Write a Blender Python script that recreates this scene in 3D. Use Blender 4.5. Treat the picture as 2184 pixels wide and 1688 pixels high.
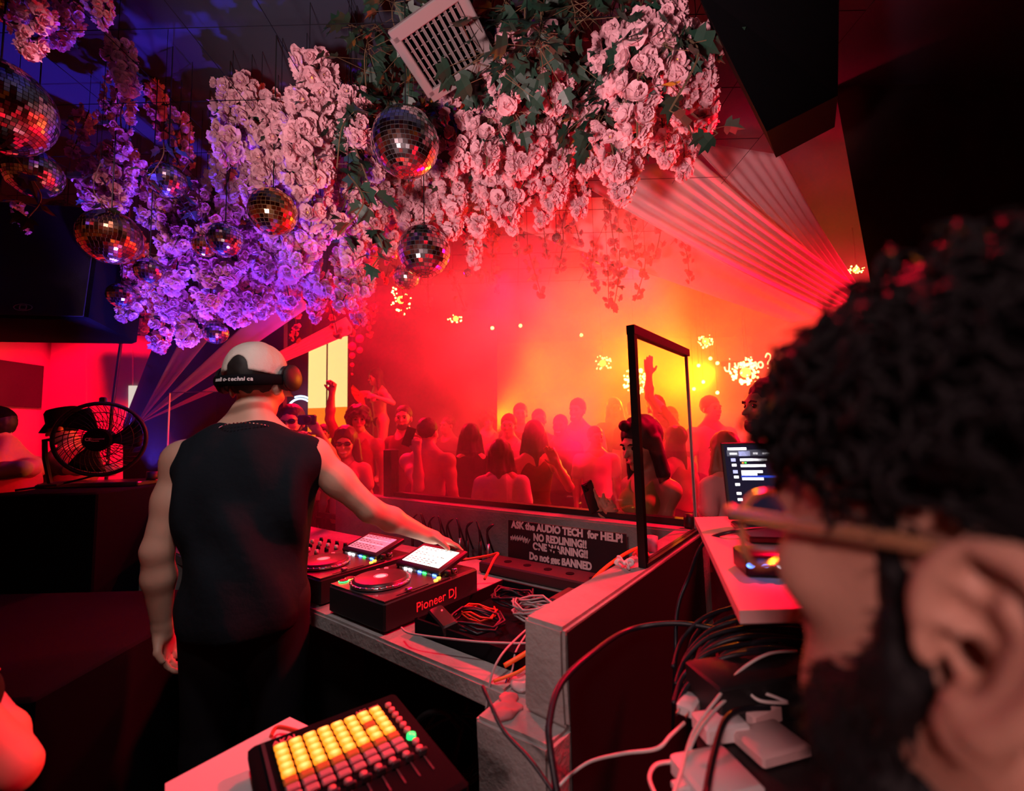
import bpy, math, random
import numpy as np
from mathutils import Vector, Matrix, Euler
R = math.radians
for o in list(bpy.data.objects): bpy.data.objects.remove(o)
SC = bpy.context.scene; COL = SC.collection
random.seed(7)

# ---------------------------------------------------------------- camera, exposure, lights
CAM_Z, FPX, PITCH, ROLL = 1.5, 950.0, R(4.9), R(1.5)
cd = bpy.data.cameras.new('camera'); cam = bpy.data.objects.new('camera', cd); COL.objects.link(cam)
cd.sensor_width = 36; cd.lens = FPX/2184*36; cd.clip_start = .02; cd.clip_end = 60
CR = Matrix.Rotation(PITCH, 3, 'X') @ Matrix.Rotation(R(90), 3, 'X') @ Matrix.Rotation(-ROLL, 3, 'Z')
cam.matrix_world = Matrix.Translation((0, 0, CAM_Z)) @ CR.to_4x4()
cd.dof.use_dof = True; cd.dof.focus_distance = 2.0; cd.dof.aperture_fstop = 2.3
SC.camera = cam
SC.view_settings.view_transform = 'Standard'; SC.view_settings.look = 'None'
SC.view_settings.exposure = 0.0; SC.view_settings.gamma = 1.0; SC.view_settings.use_curve_mapping = False
w = bpy.data.worlds.new('night'); SC.world = w; w.use_nodes = True
w.node_tree.nodes['Background'].inputs[0].default_value = (.01, .012, .02, 1)
w.node_tree.nodes['Background'].inputs[1].default_value = .25
cy = SC.cycles
cy.max_bounces = 5; cy.diffuse_bounces = 2; cy.glossy_bounces = 3; cy.transmission_bounces = 4; cy.transparent_max_bounces = 10
cy.volume_bounces = 0; cy.volume_step_rate = 4.0; cy.volume_max_steps = 64
cy.caustics_reflective = False; cy.caustics_refractive = False
cy.sample_clamp_indirect = 3.0; cy.sample_clamp_direct = 0
cy.use_adaptive_sampling = True; cy.adaptive_threshold = .05; cy.adaptive_min_samples = 16
try:
    cy.use_denoising = True; cy.denoiser = 'OPENIMAGEDENOISE'
except Exception: pass

def ray(px, py):
    return CR @ Vector(((px-1092)/FPX, -(py-844)/FPX, -1))
def PY(px, py, Y):
    d = ray(px, py); return Vector((0, 0, CAM_Z)) + d*(Y/d.y)
def PZ(px, py, Z):
    d = ray(px, py); return Vector((0, 0, CAM_Z)) + d*((Z-CAM_Z)/d.z)

def light(kind, name, loc, col, power, target=None, size=.2, spot=60, blend=.5, sy=None, cam_vis=True):
    d = bpy.data.lights.new(name, kind); d.color = col; d.energy = power
    if kind == 'AREA':
        d.size = size
        if sy: d.shape = 'RECTANGLE'; d.size_y = sy
    elif kind == 'SPOT':
        d.spot_size = R(spot); d.spot_blend = blend; d.shadow_soft_size = size
    else: d.shadow_soft_size = size
    o = bpy.data.objects.new(name, d); COL.objects.link(o); o.location = loc
    if target is not None:
        o.rotation_euler = (Vector(target)-Vector(loc)).to_track_quat('-Z', 'Y').to_euler()
    return o
RED, ORG, BLU = (1, 0, .026), (1, .22, .003), (.10, .05, 1)
# pinkish work lights: one low by the photographer washing up over the flowers, one overhead
light('SPOT', 'work_or_fill_light', (-.75, -.1, 1.35), (1, .64, .64), 420, (-.1, 2.1, 3.35), .12, 66, .7)
light('SPOT', 'work_or_fill_light', (-.5, .5, 3.3), (1, .80, .78), 85, (-.42, 1.5, .9), .12, 50, 1.)
light('SPOT', 'work_or_fill_light', (-1.2, 1.0, 3.2), (1, .45, .55), 90, (-2.7, 3.5, 1.9), .06, 34, .8)  # added pink fill, brightens the leftmost fabric strip
light('SPOT', 'work_or_fill_light', (-.6, -1.2, 2.2), (1, .55, .52), 95, (.35, .6, 1.3), .12, 36)
# red washes over the dance floor
light('SPOT', 'red_wash_or_fill', (-2.2, 5.4, 3.4), RED, 1500, (-.4, 4.6, 1.2), .15, 110)
light('SPOT', 'red_wash_or_fill', (1.4, 4.4, 3.45), RED, 1300, (-.4, 4.2, 1.2), .15, 120)
light('SPOT', 'red_wash_or_fill', (3.6, 3.2, 2.5), RED, 1300, (0, 3.6, 1.4), .15, 70)
light('SPOT', 'red_wash_or_fill', (1.9, 2.3, 3.3), RED, 1000, (.5, 1.2, 1.1), .12, 60)  # added red fill for the tall desk top
light('SPOT', 'red_wash_or_fill', (-3.9, 3.6, 3.3), RED, 1100, (-5.1, 5.3, 1.4), .12, 62)
light('POINT', 'red_wash_or_fill', (.3, 5.4, 3.2), RED, 220, None, .3)
# added red fills aimed up, for the haze's red glow on flowers and drapes
light('SPOT', 'red_fill', (.5, 3.4, 1.25), RED, 350, (.1, 2.4, 3.2), .1, 90)
light('SPOT', 'red_fill', (1.6, 3.3, 1.2), RED, 800, (2.1, 3.9, 3.2), .1, 80)
# amber blinders at the back of the room
light('SPOT', 'amber_blinder_or_fill', (3.9, 8.7, 2.6), ORG, 5600, (1.5, 5.7, 2.0), .2, 40)
light('SPOT', 'amber_blinder_or_fill', (-.4, 8.8, 1.7), ORG, 4200, (1.5, 5.6, 2.7), .2, 42)  # extra amber fill, added to widen the glow in the haze
light('POINT', 'amber_blinder_or_fill', (2.0, 7.0, 2.6), ORG, 220, None, .25)
# blue and violet uplighters under the blossom
light('SPOT', 'blue_uplight', (-2.30, 2.86, 1.32), BLU, 700, (-1.95, 2.65, 2.6), .03, 72)
light('SPOT', 'violet_uplight', (-1.12, 2.0, .93), (.30, .06, 1), 330, (-1.65, 2.75, 2.6), .03, 54)
light('SPOT', 'work_or_fill_light', (-.35, .15, 2.35), (1, .84, .80), 26, (-.95, 1.5, 1.5), .08, 44, .9)  # added fill to brighten the DJ's cap and back
light('SPOT', 'red_wash_or_fill', (.0, 3.0, 2.6), RED, 330, (-.5, 1.75, 1.1), .08, 44, .8)  # added red fill for the DJ's reaching arm and the players

# ---------------------------------------------------------------- object bookkeeping
def tag(o, label=None, cat=None, group=None, kind=None):
    if label: o['label'] = label
    if cat: o['category'] = cat
    if group: o['group'] = group
    if kind: o['kind'] = kind
    return o
def empty(name, loc=(0, 0, 0), rot=(0, 0, 0), label=None, cat=None, group=None):
    o = bpy.data.objects.new(name, None); COL.objects.link(o); o.location = loc; o.rotation_euler = rot
    o.empty_display_size = .05
    return tag(o, label, cat, group)
def copy_tree(o, parent=None):
    c = o.copy(); COL.objects.link(c); c.parent = parent
    for ch in [x for x in SC.objects if x.parent == o]: copy_tree(ch, c)
    return c
_kids = {}
def fcopy(tree, parent=None):
    o, ch = tree
    c = o.copy(); COL.objects.link(c); c.parent = parent
    for t in ch: fcopy(t, c)
    return c

# ---------------------------------------------------------------- materials
def mat(name, col, rough=.6, metal=0, emit=0, ecol=None, spec=.5, alpha=None, trans=0, noise=0, nscale=8, ncol=None, bump=0, bscale=40, coat=0, ior=1.45, sss=0):
    m = bpy.data.materials.new(name); m.use_nodes = True; nt = m.node_tree; b = nt.nodes['Principled BSDF']
    b.inputs['Base Color'].default_value = (*col, 1); b.inputs['Roughness'].default_value = rough
    b.inputs['Metallic'].default_value = metal; b.inputs['Specular IOR Level'].default_value = spec
    b.inputs['Transmission Weight'].default_value = trans; b.inputs['IOR'].default_value = ior
    b.inputs['Coat Weight'].default_value = coat
    if emit:
        b.inputs['Emission Color'].default_value = (*(ecol or col), 1); b.inputs['Emission Strength'].default_value = emit
    if noise or bump:
        tc = nt.nodes.new('ShaderNodeTexCoord')
    if noise:
        n = nt.nodes.new('ShaderNodeTexNoise'); n.inputs['Scale'].default_value = nscale; n.inputs['Detail'].default_value = 5
        nt.links.new(tc.outputs['Object'], n.inputs['Vector'])
        r = nt.nodes.new('ShaderNodeValToRGB'); e = r.color_ramp.elements
        e[0].position = .5-.25/max(noise, .3); e[1].position = .5+.2
        e[0].color = (*[c*(1-noise) for c in (ncol or col)], 1); e[1].color = (*col, 1)
        nt.links.new(n.outputs['Fac'], r.inputs['Fac']); nt.links.new(r.outputs['Color'], b.inputs['Base Color'])
    if bump:
        n2 = nt.nodes.new('ShaderNodeTexNoise'); n2.inputs['Scale'].default_value = bscale; n2.inputs['Detail'].default_value = 4
        nt.links.new(tc.outputs['Object'], n2.inputs['Vector'])
        bp = nt.nodes.new('ShaderNodeBump'); bp.inputs['Strength'].default_value = bump; bp.inputs['Distance'].default_value = .02
        nt.links.new(n2.outputs['Fac'], bp.inputs['Height']); nt.links.new(bp.outputs['Normal'], b.inputs['Normal'])
    return m
def clear_mat(name, tint=(1, 1, 1), gloss=.08):
    m = bpy.data.materials.new(name); m.use_nodes = True; nt = m.node_tree; nt.nodes.clear()
    o = nt.nodes.new('ShaderNodeOutputMaterial'); mx = nt.nodes.new('ShaderNodeMixShader')
    t = nt.nodes.new('ShaderNodeBsdfTransparent'); t.inputs[0].default_value = (*tint, 1)
    g = nt.nodes.new('ShaderNodeBsdfGlossy'); g.inputs['Roughness'].default_value = .03
    mx.inputs[0].default_value = gloss
    nt.links.new(t.outputs[0], mx.inputs[1]); nt.links.new(g.outputs[0], mx.inputs[2]); nt.links.new(mx.outputs[0], o.inputs[0])
    return m
def petal_mat(name, col, tr=.4, seed=0, var=.25):
    m = bpy.data.materials.new(name); m.use_nodes = True; nt = m.node_tree; nt.nodes.clear()
    o = nt.nodes.new('ShaderNodeOutputMaterial'); mx = nt.nodes.new('ShaderNodeMixShader')
    d = nt.nodes.new('ShaderNodeBsdfDiffuse'); t = nt.nodes.new('ShaderNodeBsdfTranslucent')
    n = nt.nodes.new('ShaderNodeTexNoise'); n.inputs['Scale'].default_value = 14
    tc = nt.nodes.new('ShaderNodeTexCoord'); nt.links.new(tc.outputs['Object'], n.inputs['Vector'])
    r = nt.nodes.new('ShaderNodeValToRGB'); r.color_ramp.elements[0].position = .3; r.color_ramp.elements[1].position = .7
    r.color_ramp.elements[0].color = (*[c*(1-var) for c in col], 1); r.color_ramp.elements[1].color = (*col, 1)
    nt.links.new(n.outputs['Fac'], r.inputs['Fac'])
    nt.links.new(r.outputs[0], d.inputs[0]); nt.links.new(r.outputs[0], t.inputs[0]); mx.inputs[0].default_value = tr
    nt.links.new(d.outputs[0], mx.inputs[1]); nt.links.new(t.outputs[0], mx.inputs[2]); nt.links.new(mx.outputs[0], o.inputs[0])
    return m
M = {}
M['black'] = mat('black_plastic', (.012, .012, .014), .45)
M['matte'] = mat('matte_black', (.006, .006, .008), .9, spec=.06)
M['rubber'] = mat('black_rubber', (.01, .01, .011), .5)
M['metal'] = mat('brushed_metal', (.5, .5, .52), .3, 1)
M['dmetal'] = mat('dark_metal', (.04, .04, .045), .35, 1)
M['chrome'] = mat('chrome', (.8, .8, .82), .08, 1)
M['concrete'] = mat('poured_concrete', (.36, .34, .33), .9, noise=.55, nscale=7, bump=.25, bscale=60)
M['blackfinish'] = mat('black_board', (.014, .010, .012), .55, noise=.3, nscale=5)
M['white'] = mat('white_plastic', (.78, .78, .8), .4)
M['greyplastic'] = mat('grey_plastic', (.35, .35, .36), .5)
M['cable_g'] = mat('grey_cable', (.35, .33, .34), .5)
M['cable_w'] = mat('white_cable', (.75, .73, .72), .45)
M['cable_b'] = mat('black_cable', (.012, .013, .02), .4)
M['cable_r'] = mat('red_cable', (.8, .05, .02), .45)
M['cable_o'] = mat('orange_cable', (.9, .16, .02), .5)
M['pane'] = clear_mat('clear_acrylic', (.97, .95, .96), .045)
M['lens'] = clear_mat('spectacle_lens', (.93, .93, .93), .08)
M['darklens'] = mat('dark_lens', (.01, .01, .012), .06, spec=1)

# ---------------------------------------------------------------- mesh builder
class MB:
    def __init__(s): s.v = []; s.f = []
    def add(s, vs, fs):
        n = len(s.v); s.v += [Vector(v) for v in vs]; s.f += [tuple(i+n for i in f) for f in fs]; return s
    def box(s, c, sz, rot=None, bev=0):
        hx, hy, hz = [q/2 for q in sz]; c = Vector(c)
        if bev:
            b = min(bev, hx*.9, hy*.9, hz*.9); vs = []; 
            prof = [(-hz, hx-b, hy-b), (-hz+b, hx, hy), (hz-b, hx, hy), (hz, hx-b, hy-b)]
            for z, x, y in prof:
                q = b*.8
                vs += [(-x, -y+q, z), (-x+q, -y, z), (x-q, -y, z), (x, -y+q, z), (x, y-q, z), (x-q, y, z), (-x+q, y, z), (-x, y-q, z)]
            fs = [tuple(range(7, -1, -1)), tuple(range(24, 32))]
            for k in range(3):
                for i in range(8): j = (i+1) % 8; fs.append((k*8+i, k*8+j, k*8+8+j, k*8+8+i))
        else:
            vs = [(x, y, z) for z in (-hz, hz) for x, y in ((-hx, -hy), (hx, -hy), (hx, hy), (-hx, hy))]
            fs = [(3, 2, 1, 0), (4, 5, 6, 7), (0, 1, 5, 4), (1, 2, 6, 5), (2, 3, 7, 6), (3, 0, 4, 7)]
        vs = [Vector(v) for v in vs]
        if rot is not None: vs = [rot @ v for v in vs]
        return s.add([v+c for v in vs], fs)
    def tube(s, pts, r, n=8, closed=False, r2=None):
        pts = [Vector(p) for p in pts]; k = len(pts); vs = []; up = None
        for i, p in enumerate(pts):
            a = pts[(i-1) % k] if (i or closed) else p; b = pts[(i+1) % k] if (i < k-1 or closed) else p
            t = (b-a); t = t.normalized() if t.length > 1e-9 else Vector((0, 0, 1))
            if up is None:
                up = Vector((0, 0, 1)) if abs(t.z) < .9 else Vector((1, 0, 0))
            x = t.cross(up)
            if x.length < 1e-6: x = t.orthogonal()
            x.normalize(); y = x.cross(t).normalized(); up = y
            rr = r[i] if isinstance(r, (list, tuple)) else r
            for j in range(n):
                q = 2*math.pi*j/n; vs.append(p+x*rr*math.cos(q)+y*(r2 or rr)*math.sin(q))
        fs = []
        for i in range(k if closed else k-1):
            for j in range(n):
                a, b = i*n+j, i*n+(j+1) % n; c, d = ((i+1) % k)*n+(j+1) % n, ((i+1) % k)*n+j; fs.append((a, b, c, d))
        if not closed: fs += [tuple(range(n-1, -1, -1)), tuple(range((k-1)*n, k*n))]
        return s.add(vs, fs)
    def lathe(s, prof, n=24, mt=None):
        mt = mt or Matrix.Identity(4); vs = []; k = len(prof)
        for r, z in prof:
            for j in range(n):
                q = 2*math.pi*j/n; vs.append(mt @ Vector((r*math.cos(q), r*math.sin(q), z)))
        fs = [(i*n+j, i*n+(j+1) % n, (i+1)*n+(j+1) % n, (i+1)*n+j) for i in range(k-1) for j in range(n)]
        fs += [tuple(range(n-1, -1, -1)), tuple(range((k-1)*n, k*n))]
        return s.add(vs, fs)
    def ell(s, c, r, n=12, rot=None):
        prof = [(math.sin(math.pi*i/n), -math.cos(math.pi*i/n)) for i in range(n+1)]
        prof[0] = (.001, -1); prof[-1] = (.001, 1)
        m = Matrix.Translation(Vector(c)) @ ((rot.to_4x4()) if rot is not None else Matrix.Identity(4)) @ Matrix.Diagonal((*([r]*3 if not hasattr(r, '__len__') else r), 1))
        return s.lathe(prof, n*2, m)
    def prism(s, poly, h, mt=None):
        mt = mt or Matrix.Identity(4); n = len(poly)
        vs = [mt @ Vector((x, y, 0)) for x, y in poly]+[mt @ Vector((x, y, h)) for x, y in poly]
        return s.add(vs, [tuple(range(n-1, -1, -1)), tuple(range(n, 2*n))]+[(i, (i+1) % n, n+(i+1) % n, n+i) for i in range(n)])
    def build(s, name, m, parent=None, smooth=False, tf=None):
        me = bpy.data.meshes.new(name); me.from_pydata([tuple(v) for v in s.v], [], s.f)
        for q in (m if isinstance(m, (list, tuple)) else [m]): me.materials.append(q)
        if smooth: me.polygons.foreach_set('use_smooth', [True]*len(me.polygons))
        me.update()
        o = bpy.data.objects.new(name, me); COL.objects.link(o)
        if parent is not None: o.parent = parent
        return o
def smooth_angle(o, ang=40):
    me = o.data; me.polygons.foreach_set('use_smooth', [True]*len(me.polygons)); me.set_sharp_from_angle(angle=R(ang)); return o
def text_obj(name, txt, m, size, mtx, parent=None, ext=.0006, off=0, sx=1, align='LEFT'):
    c = bpy.data.curves.new(name, 'FONT'); c.body = txt; c.size = size; c.extrude = ext; c.offset = off; c.align_x = align
    c.resolution_u = 3
    t = bpy.data.objects.new(name+'_tmp', c); COL.objects.link(t)
    dg = bpy.context.evaluated_depsgraph_get(); me = bpy.data.meshes.new_from_object(t.evaluated_get(dg)); bpy.data.objects.remove(t)
    me.transform(mtx @ Matrix.Diagonal((sx, 1, 1, 1))); me.materials.clear(); me.materials.append(m); me.name = name
    o = bpy.data.objects.new(name, me); COL.objects.link(o)
    if parent is not None: o.parent = parent
    return o
def spline(pts, n=8):
    pts = [Vector(p) for p in pts]; out = []
    for i in range(len(pts)-1):
        p0, p1, p2, p3 = pts[max(i-1, 0)], pts[i], pts[i+1], pts[min(i+2, len(pts)-1)]
        for k in range(n):
            t = k/n; out.append(.5*((2*p1)+(p2-p0)*t+(2*p0-5*p1+4*p2-p3)*t*t+(3*p1-p0-3*p2+p3)*t**3))
    out.append(pts[-1]); return out

# ---------------------------------------------------------------- signed distance bodies
def E(c, r, k=.03, rot=None, sub=False): return ('e', Vector(c), Vector(r), rot, k, sub)
def C(a, b, ra, rb=None, k=.03, sub=False): return ('c', Vector(a), Vector(b), (ra, ra if rb is None else rb), k, sub)
def infl(p, d, k=None):
    if p[0] == 'e': return ('e', p[1], p[2]+Vector((d, d, d)), p[3], p[4] if k is None else k, p[5])
    return ('c', p[1], p[2], (p[3][0]+d, p[3][1]+d), p[4] if k is None else k, p[5])
def sdf_mesh(prims, vox, post=None):
    B0 = []; 
    for p in prims:
        if p[0] == 'e': q = max(p[2]) if p[3] is not None else None; r = Vector((q, q, q)) if q else p[2]; B0.append((p[1]-r, p[1]+r))
        else:
            q = max(p[3]); r = Vector((q, q, q)); B0.append((Vector([min(p[1][i], p[2][i]) for i in range(3)])-r, Vector([max(p[1][i], p[2][i]) for i in range(3)])+r))
    pos = [b for b, p in zip(B0, prims) if not p[5]]
    lo = np.array([min(b[0][i] for b in pos) for i in range(3)])-3*vox; hi = np.array([max(b[1][i] for b in pos) for i in range(3)])+3*vox
    n = np.ceil((hi-lo)/vox).astype(int)+1
    D = np.full(n, .5, np.float32); ax = [lo[i]+vox*np.arange(n[i]) for i in range(3)]
    for p, b in zip(prims, B0):
        m = p[4]+2*vox
        i0 = [max(0, int((b[0][i]-m-lo[i])/vox)) for i in range(3)]; i1 = [min(n[i], int((b[1][i]+m-lo[i])/vox)+2) for i in range(3)]
        if any(i1[i] <= i0[i] for i in range(3)): continue
        sl = tuple(slice(i0[i], i1[i]) for i in range(3))
        X = ax[0][sl[0]][:, None, None]; Y = ax[1][sl[1]][None, :, None]; Z = ax[2][sl[2]][None, None, :]
        if p[0] == 'e':
            x, y, z = X-p[1][0], Y-p[1][1], Z-p[1][2]
            if p[3] is not None:
                I = p[3].transposed()
                x, y, z = (I[0][0]*x+I[0][1]*y+I[0][2]*z, I[1][0]*x+I[1][1]*y+I[1][2]*z, I[2][0]*x+I[2][1]*y+I[2][2]*z)
            r = p[2]; k0 = np.sqrt((x/r[0])**2+(y/r[1])**2+(z/r[2])**2); k1 = np.sqrt((x/r[0]**2)**2+(y/r[1]**2)**2+(z/r[2]**2)**2)+1e-6
            d = k0*(k0-1)/k1
        else:
            a, e = p[1], p[2]-p[1]; L = max(e.length_squared, 1e-9)
            x, y, z = X-a[0], Y-a[1], Z-a[2]; t = np.clip((x*e[0]+y*e[1]+z*e[2])/L, 0, 1)
            d = np.sqrt((x-t*e[0])**2+(y-t*e[1])**2+(z-t*e[2])**2)-(p[3][0]+(p[3][1]-p[3][0])*t)
        A = D[sl]; k = max(p[4], 1e-4)
        if p[5]: d = -d; h = np.maximum(k-np.abs(A-d), 0)/k; D[sl] = np.maximum(A, d)+h*h*k*.25
        else: h = np.maximum(k-np.abs(A-d), 0)/k; D[sl] = np.minimum(A, d)-h*h*k*.25
    if post is not None: D = post(D, ax[0][:, None, None], ax[1][None, :, None], ax[2][None, None, :])
    D[0] = D[-1] = .1; D[:, 0] = D[:, -1] = .1; D[:, :, 0] = D[:, :, -1] = .1
    s = D < 0; c = [(i, j, k) for i in (0, 1) for j in (0, 1) for k in (0, 1)]
    def sh(A, o): return A[o[0]:A.shape[0]-1+o[0], o[1]:A.shape[1]-1+o[1], o[2]:A.shape[2]-1+o[2]]
    cnt = sum(sh(s, o).astype(np.int8) for o in c); mask = (cnt > 0) & (cnt < 8)
    idx = -np.ones(mask.shape, np.int64); cells = np.argwhere(mask); idx[mask] = np.arange(len(cells))
    acc = np.zeros((len(cells), 3)); w_ = np.zeros(len(cells))
    for a_ in range(3):
        for o in c:
            if o[a_]: continue
            o2 = list(o); o2[a_] = 1
            d0 = D[tuple((cells+np.array(o)).T)]; d1 = D[tuple((cells+np.array(o2)).T)]
            cr = (d0 < 0) != (d1 < 0); t = np.where(cr, d0/np.where(cr, d0-d1, 1), 0)
            pt = np.tile(np.array(o, float), (len(cells), 1)); pt[:, a_] = t
            acc += pt*cr[:, None]; w_ += cr
    V = lo+vox*(cells+acc/np.maximum(w_, 1)[:, None]); F = []
    for a_ in range(3):
        u, v = (a_+1) % 3, (a_+2) % 3
        s0 = np.take(s, range(s.shape[a_]-1), a_); s1 = np.take(s, range(1, s.shape[a_]), a_)
        e = np.argwhere(s0 != s1); e = e[(e[:, u] > 0) & (e[:, v] > 0) & (e[:, u] < s.shape[u]-1) & (e[:, v] < s.shape[v]-1)]
        if not len(e): continue
        fl = s[tuple(e.T)]; q = []
        for du, dv in ((1, 1), (0, 1), (0, 0), (1, 0)):
            g = e.copy(); g[:, u] -= du; g[:, v] -= dv; q.append(idx[tuple(g.T)])
        q = np.stack(q, 1); q[~fl] = q[~fl][:, ::-1]; F.append(q)
    return V, np.concatenate(F)
def sdf_obj(name, prims, vox, m, parent=None, post=None, scale=1.0, warp=None):
    V, F = sdf_mesh(prims, vox, post); V = V*scale
    if warp is not None: V = warp(V)
    me = bpy.data.meshes.new(name); me.vertices.add(len(V)); me.vertices.foreach_set('co', V.astype(np.float32).ravel())
    me.loops.add(F.size); me.loops.foreach_set('vertex_index', F.astype(np.int32).ravel())
    me.polygons.add(len(F)); me.polygons.foreach_set('loop_start', np.arange(0, F.size, 4, dtype=np.int32))
    me.polygons.foreach_set('use_smooth', np.ones(len(F), bool)); me.materials.append(m); me.update(calc_edges=True); me.validate()
    o = bpy.data.objects.new(name, me); COL.objects.link(o)
    if parent is not None: o.parent = parent
    return o
# ---------------------------------------------------------------- people
SK = [mat('skin_fair', (.62, .36, .27), .5, noise=.2, nscale=9), mat('skin_tan', (.45, .24, .16), .5, noise=.2, nscale=9), mat('skin_brown', (.26, .13, .08), .5, noise=.2, nscale=9)]
HAIRM = {'dark': mat('dark_hair', (.010, .008, .008), .6), 'brown': mat('brown_hair', (.06, .025, .015), .5), 'light': mat('light_brown_hair', (.22, .11, .06), .5)}
CL = {}
def cloth(col):
    if col not in CL: CL[col] = mat('cloth_%d' % len(CL), col, .9, spec=.1, noise=.15, nscale=12)
    return CL[col]
IRIS = mat('eye_dark', (.02, .012, .01), .1); LIPS = mat('lips', (.35, .09, .08), .5)
def hnoise(X, Y, Z, f=60, s=0.):
    return (np.sin(f*X+2.1*np.sin(f*.6*Y+s)+s)+np.sin(f*1.1*Y+2*np.sin(f*.7*Z+1+s))+np.sin(f*.9*Z+2*np.sin(f*.8*X+2+s)))/3
def hand_prims(w_, f, n, side, curl=.5, thumb=.8, k=1.0):
    f = Vector(f).normalized(); n = Vector(n); n = (n-f*n.dot(f)).normalized(); s = f.cross(n).normalized()*side
    out = [C(w_, w_+f*.03, .024*k, .027*k, .015)]
    for i in range(4):
        b = w_+f*.03; out.append(C(b+s*(i-1.5)*.014, w_+f*(.088-.004*abs(i-1))+s*(i-1.5)*.0195, .0135*k, .0125*k, .012))
    L = [.046, .05, .046, .036]
    for i in range(4):
        p = w_+f*(.088-.004*abs(i-1))+s*(i-1.5)*.0195; d = f+s*(i-1.5)*.05
        ang = curl*(.9+.12*i)
        for q, (fr, r0, r1) in enumerate(((.95, .0098, .009), (.7, .009, .0083), (.55, .0082, .007))):
            a = ang*(.6+q*.85); dd = (d*math.cos(a)+n*math.sin(a)).normalized(); e = p+dd*L[i]*fr*.85
            out.append(C(p, e, r0*k, r1*k, .004)); p = e
    tb = w_+f*.022-s*.022; t1 = tb+(f*.62-s*thumb+n*.25).normalized()*.042; t2 = t1+(f*.9-s*thumb*.45+n*.35*(1+curl)).normalized()*.032
    out += [C(tb, t1, .014*k, .0115*k, .012), C(t1, t2, .011*k, .009*k, .005)]
    return out
def person(label, pos, yaw=0, H=1.75, z0=0, fem=False, bulk=1., head=(0, 0, 0), lean=0, side=0, armL=None, armR=None, skin=0, top=('tee', (.02, .02, .02)),
           pants=(.015, .015, .02), hair=('short', 'dark'), hat=None, beard=False, shades=False, vox=.0115, group=None, hs=1., name='person', smile=False, belt=None):
    s = H/1.75; sk = SK[skin]; W = .155*(.88 if fem else 1)*bulk
    root = empty(name, (pos[0], pos[1], z0), (0, 0, R(yaw)), label, 'person', group)
    pv = Vector((0, 0, .98)); LM = Matrix.Rotation(R(-lean), 3, 'X') @ Matrix.Rotation(R(side), 3, 'Y')
    def U(p): p = Vector(p); return pv+LM @ (p-pv)
    nk = U((0, .01, 1.52)); HM = LM @ Matrix.Rotation(R(head[0]), 3, 'Z') @ Matrix.Rotation(R(head[1]), 3, 'X') @ Matrix.Rotation(R(head[2]), 3, 'Y')
    def hp(p): return nk+HM @ (Vector(p)*hs)
    def HE(c, r, k=.02, sub=False, rot=None): return E(hp(c), Vector(r)*hs, k, HM @ rot if rot is not None else HM, sub)
    def HC(a, b, ra, rb=None, k=.015, sub=False): return C(hp(a), hp(b), ra*hs, (ra if rb is None else rb)*hs, k, sub)
    rw = LM
    tor = [E(U((0, 0, .95)), (W*1.03, .115*bulk, .12), .06, rw), E(U((0, .005, 1.12)), (W*(.82 if fem else .93), .1*bulk, .15), .06, rw),
           E(U((0, 0, 1.3)), (W*1.04, .115*bulk, .17), .06, rw), C(U((0, -.01, 1.405)), U((W*.92, -.01, 1.375)), .068*bulk**.5, .056*bulk**.5, .05), C(U((0, -.01, 1.405)), U((-W*.92, -.01, 1.375)), .068*bulk**.5, .056*bulk**.5, .05)]
    if fem: tor += [E(U((q*.07, .09, 1.3)), (.058, .05, .058), .03, rw) for q in (-1, 1)]
    nck = [C(U((0, -.015, 1.44)), hp((0, -.005, .02)), .056*bulk**.5, .052*bulk**.5, .05), C(U((-.1*bulk, -.02, 1.435)), hp((-.03, -.02, -.01)), .035, .03, .05), C(U((.1*bulk, -.02, 1.435)), hp((.03, -.02, -.01)), .035, .03, .05)]
    # head local: origin at neck top, centre of cranium at z .13
    hd = [HE((0, -.012, .135), (.074, .094, .09), .02), HE((0, .028, .085), (.06, .066, .085), .03), HE((0, .045, .022), (.042, .04, .032), .03),
          HC((0, .09, .105), (0, .112, .073), .009, .0125, .012), HC((-.035, .082, .123), (.035, .082, .123), .012, None, .02),
          HE((-.037, .068, .075), (.022, .02, .018), .02), HE((.037, .068, .075), (.022, .02, .018), .02), HE((0, .09, .037), (.024, .014, .010), .01), HE((0, .08, .005), (.018, .016, .014), .02),
          HE((.031, .092, .104), (.016, .012, .011), .012, True), HE((-.031, .092, .104), (.016, .012, .011), .012, True)]
    hd += [HE((q*.076, -.008, .09), (.011, .02, .031), .006, rot=Matrix.Rotation(R(-22*q), 3, 'Z')) for q in (-1, 1)]
    legs = []; lg = {}
    for q in (-1, 1):
        hip = (q*.088, 0, .92); kn = (q*.1, .02, .5); an = (q*.1, -.015, .09)
        lg[q] = [C(hip, kn, .088*bulk**.7, .056, .05), C(kn, (q*.1, -.01, .36), .055, .057, .03), C((q*.1, -.01, .36), an, .056, .037, .03)]
        legs += lg[q]+[C((q*.1, -.02, .045), (q*.115, .13, .03), .04, .033, .03)]
    arms = {}; ap = []
    for q, a in ((-1, armL), (1, armR)):
        a = dict(a or {}); sh = U((q*(W+.035), -.01, 1.375)); e = Vector(a.get('e', U((q*(W+.085), -.035, 1.13)))); wv = Vector(a.get('w', e+Vector((q*.01, .06, -.245))))
        f = Vector(a.get('f', wv-e)); n = Vector(a.get('n', (-q, 0, 0.05))); am = bulk**.6*(.86 if fem else 1)
        arms[q] = (sh, e, wv); m_ = sh.lerp(e, .45)
        ap += [E(sh, (.062*am, .06*am, .065*am), .04), C(sh, m_, .055*am, .05*am, .03), C(m_, e, .05*am, .041*am, .03), C(e, e.lerp(wv, .35), .041*am, .043*am, .02), C(e.lerp(wv, .35), wv, .043*am, .026*am, .02)]
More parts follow.
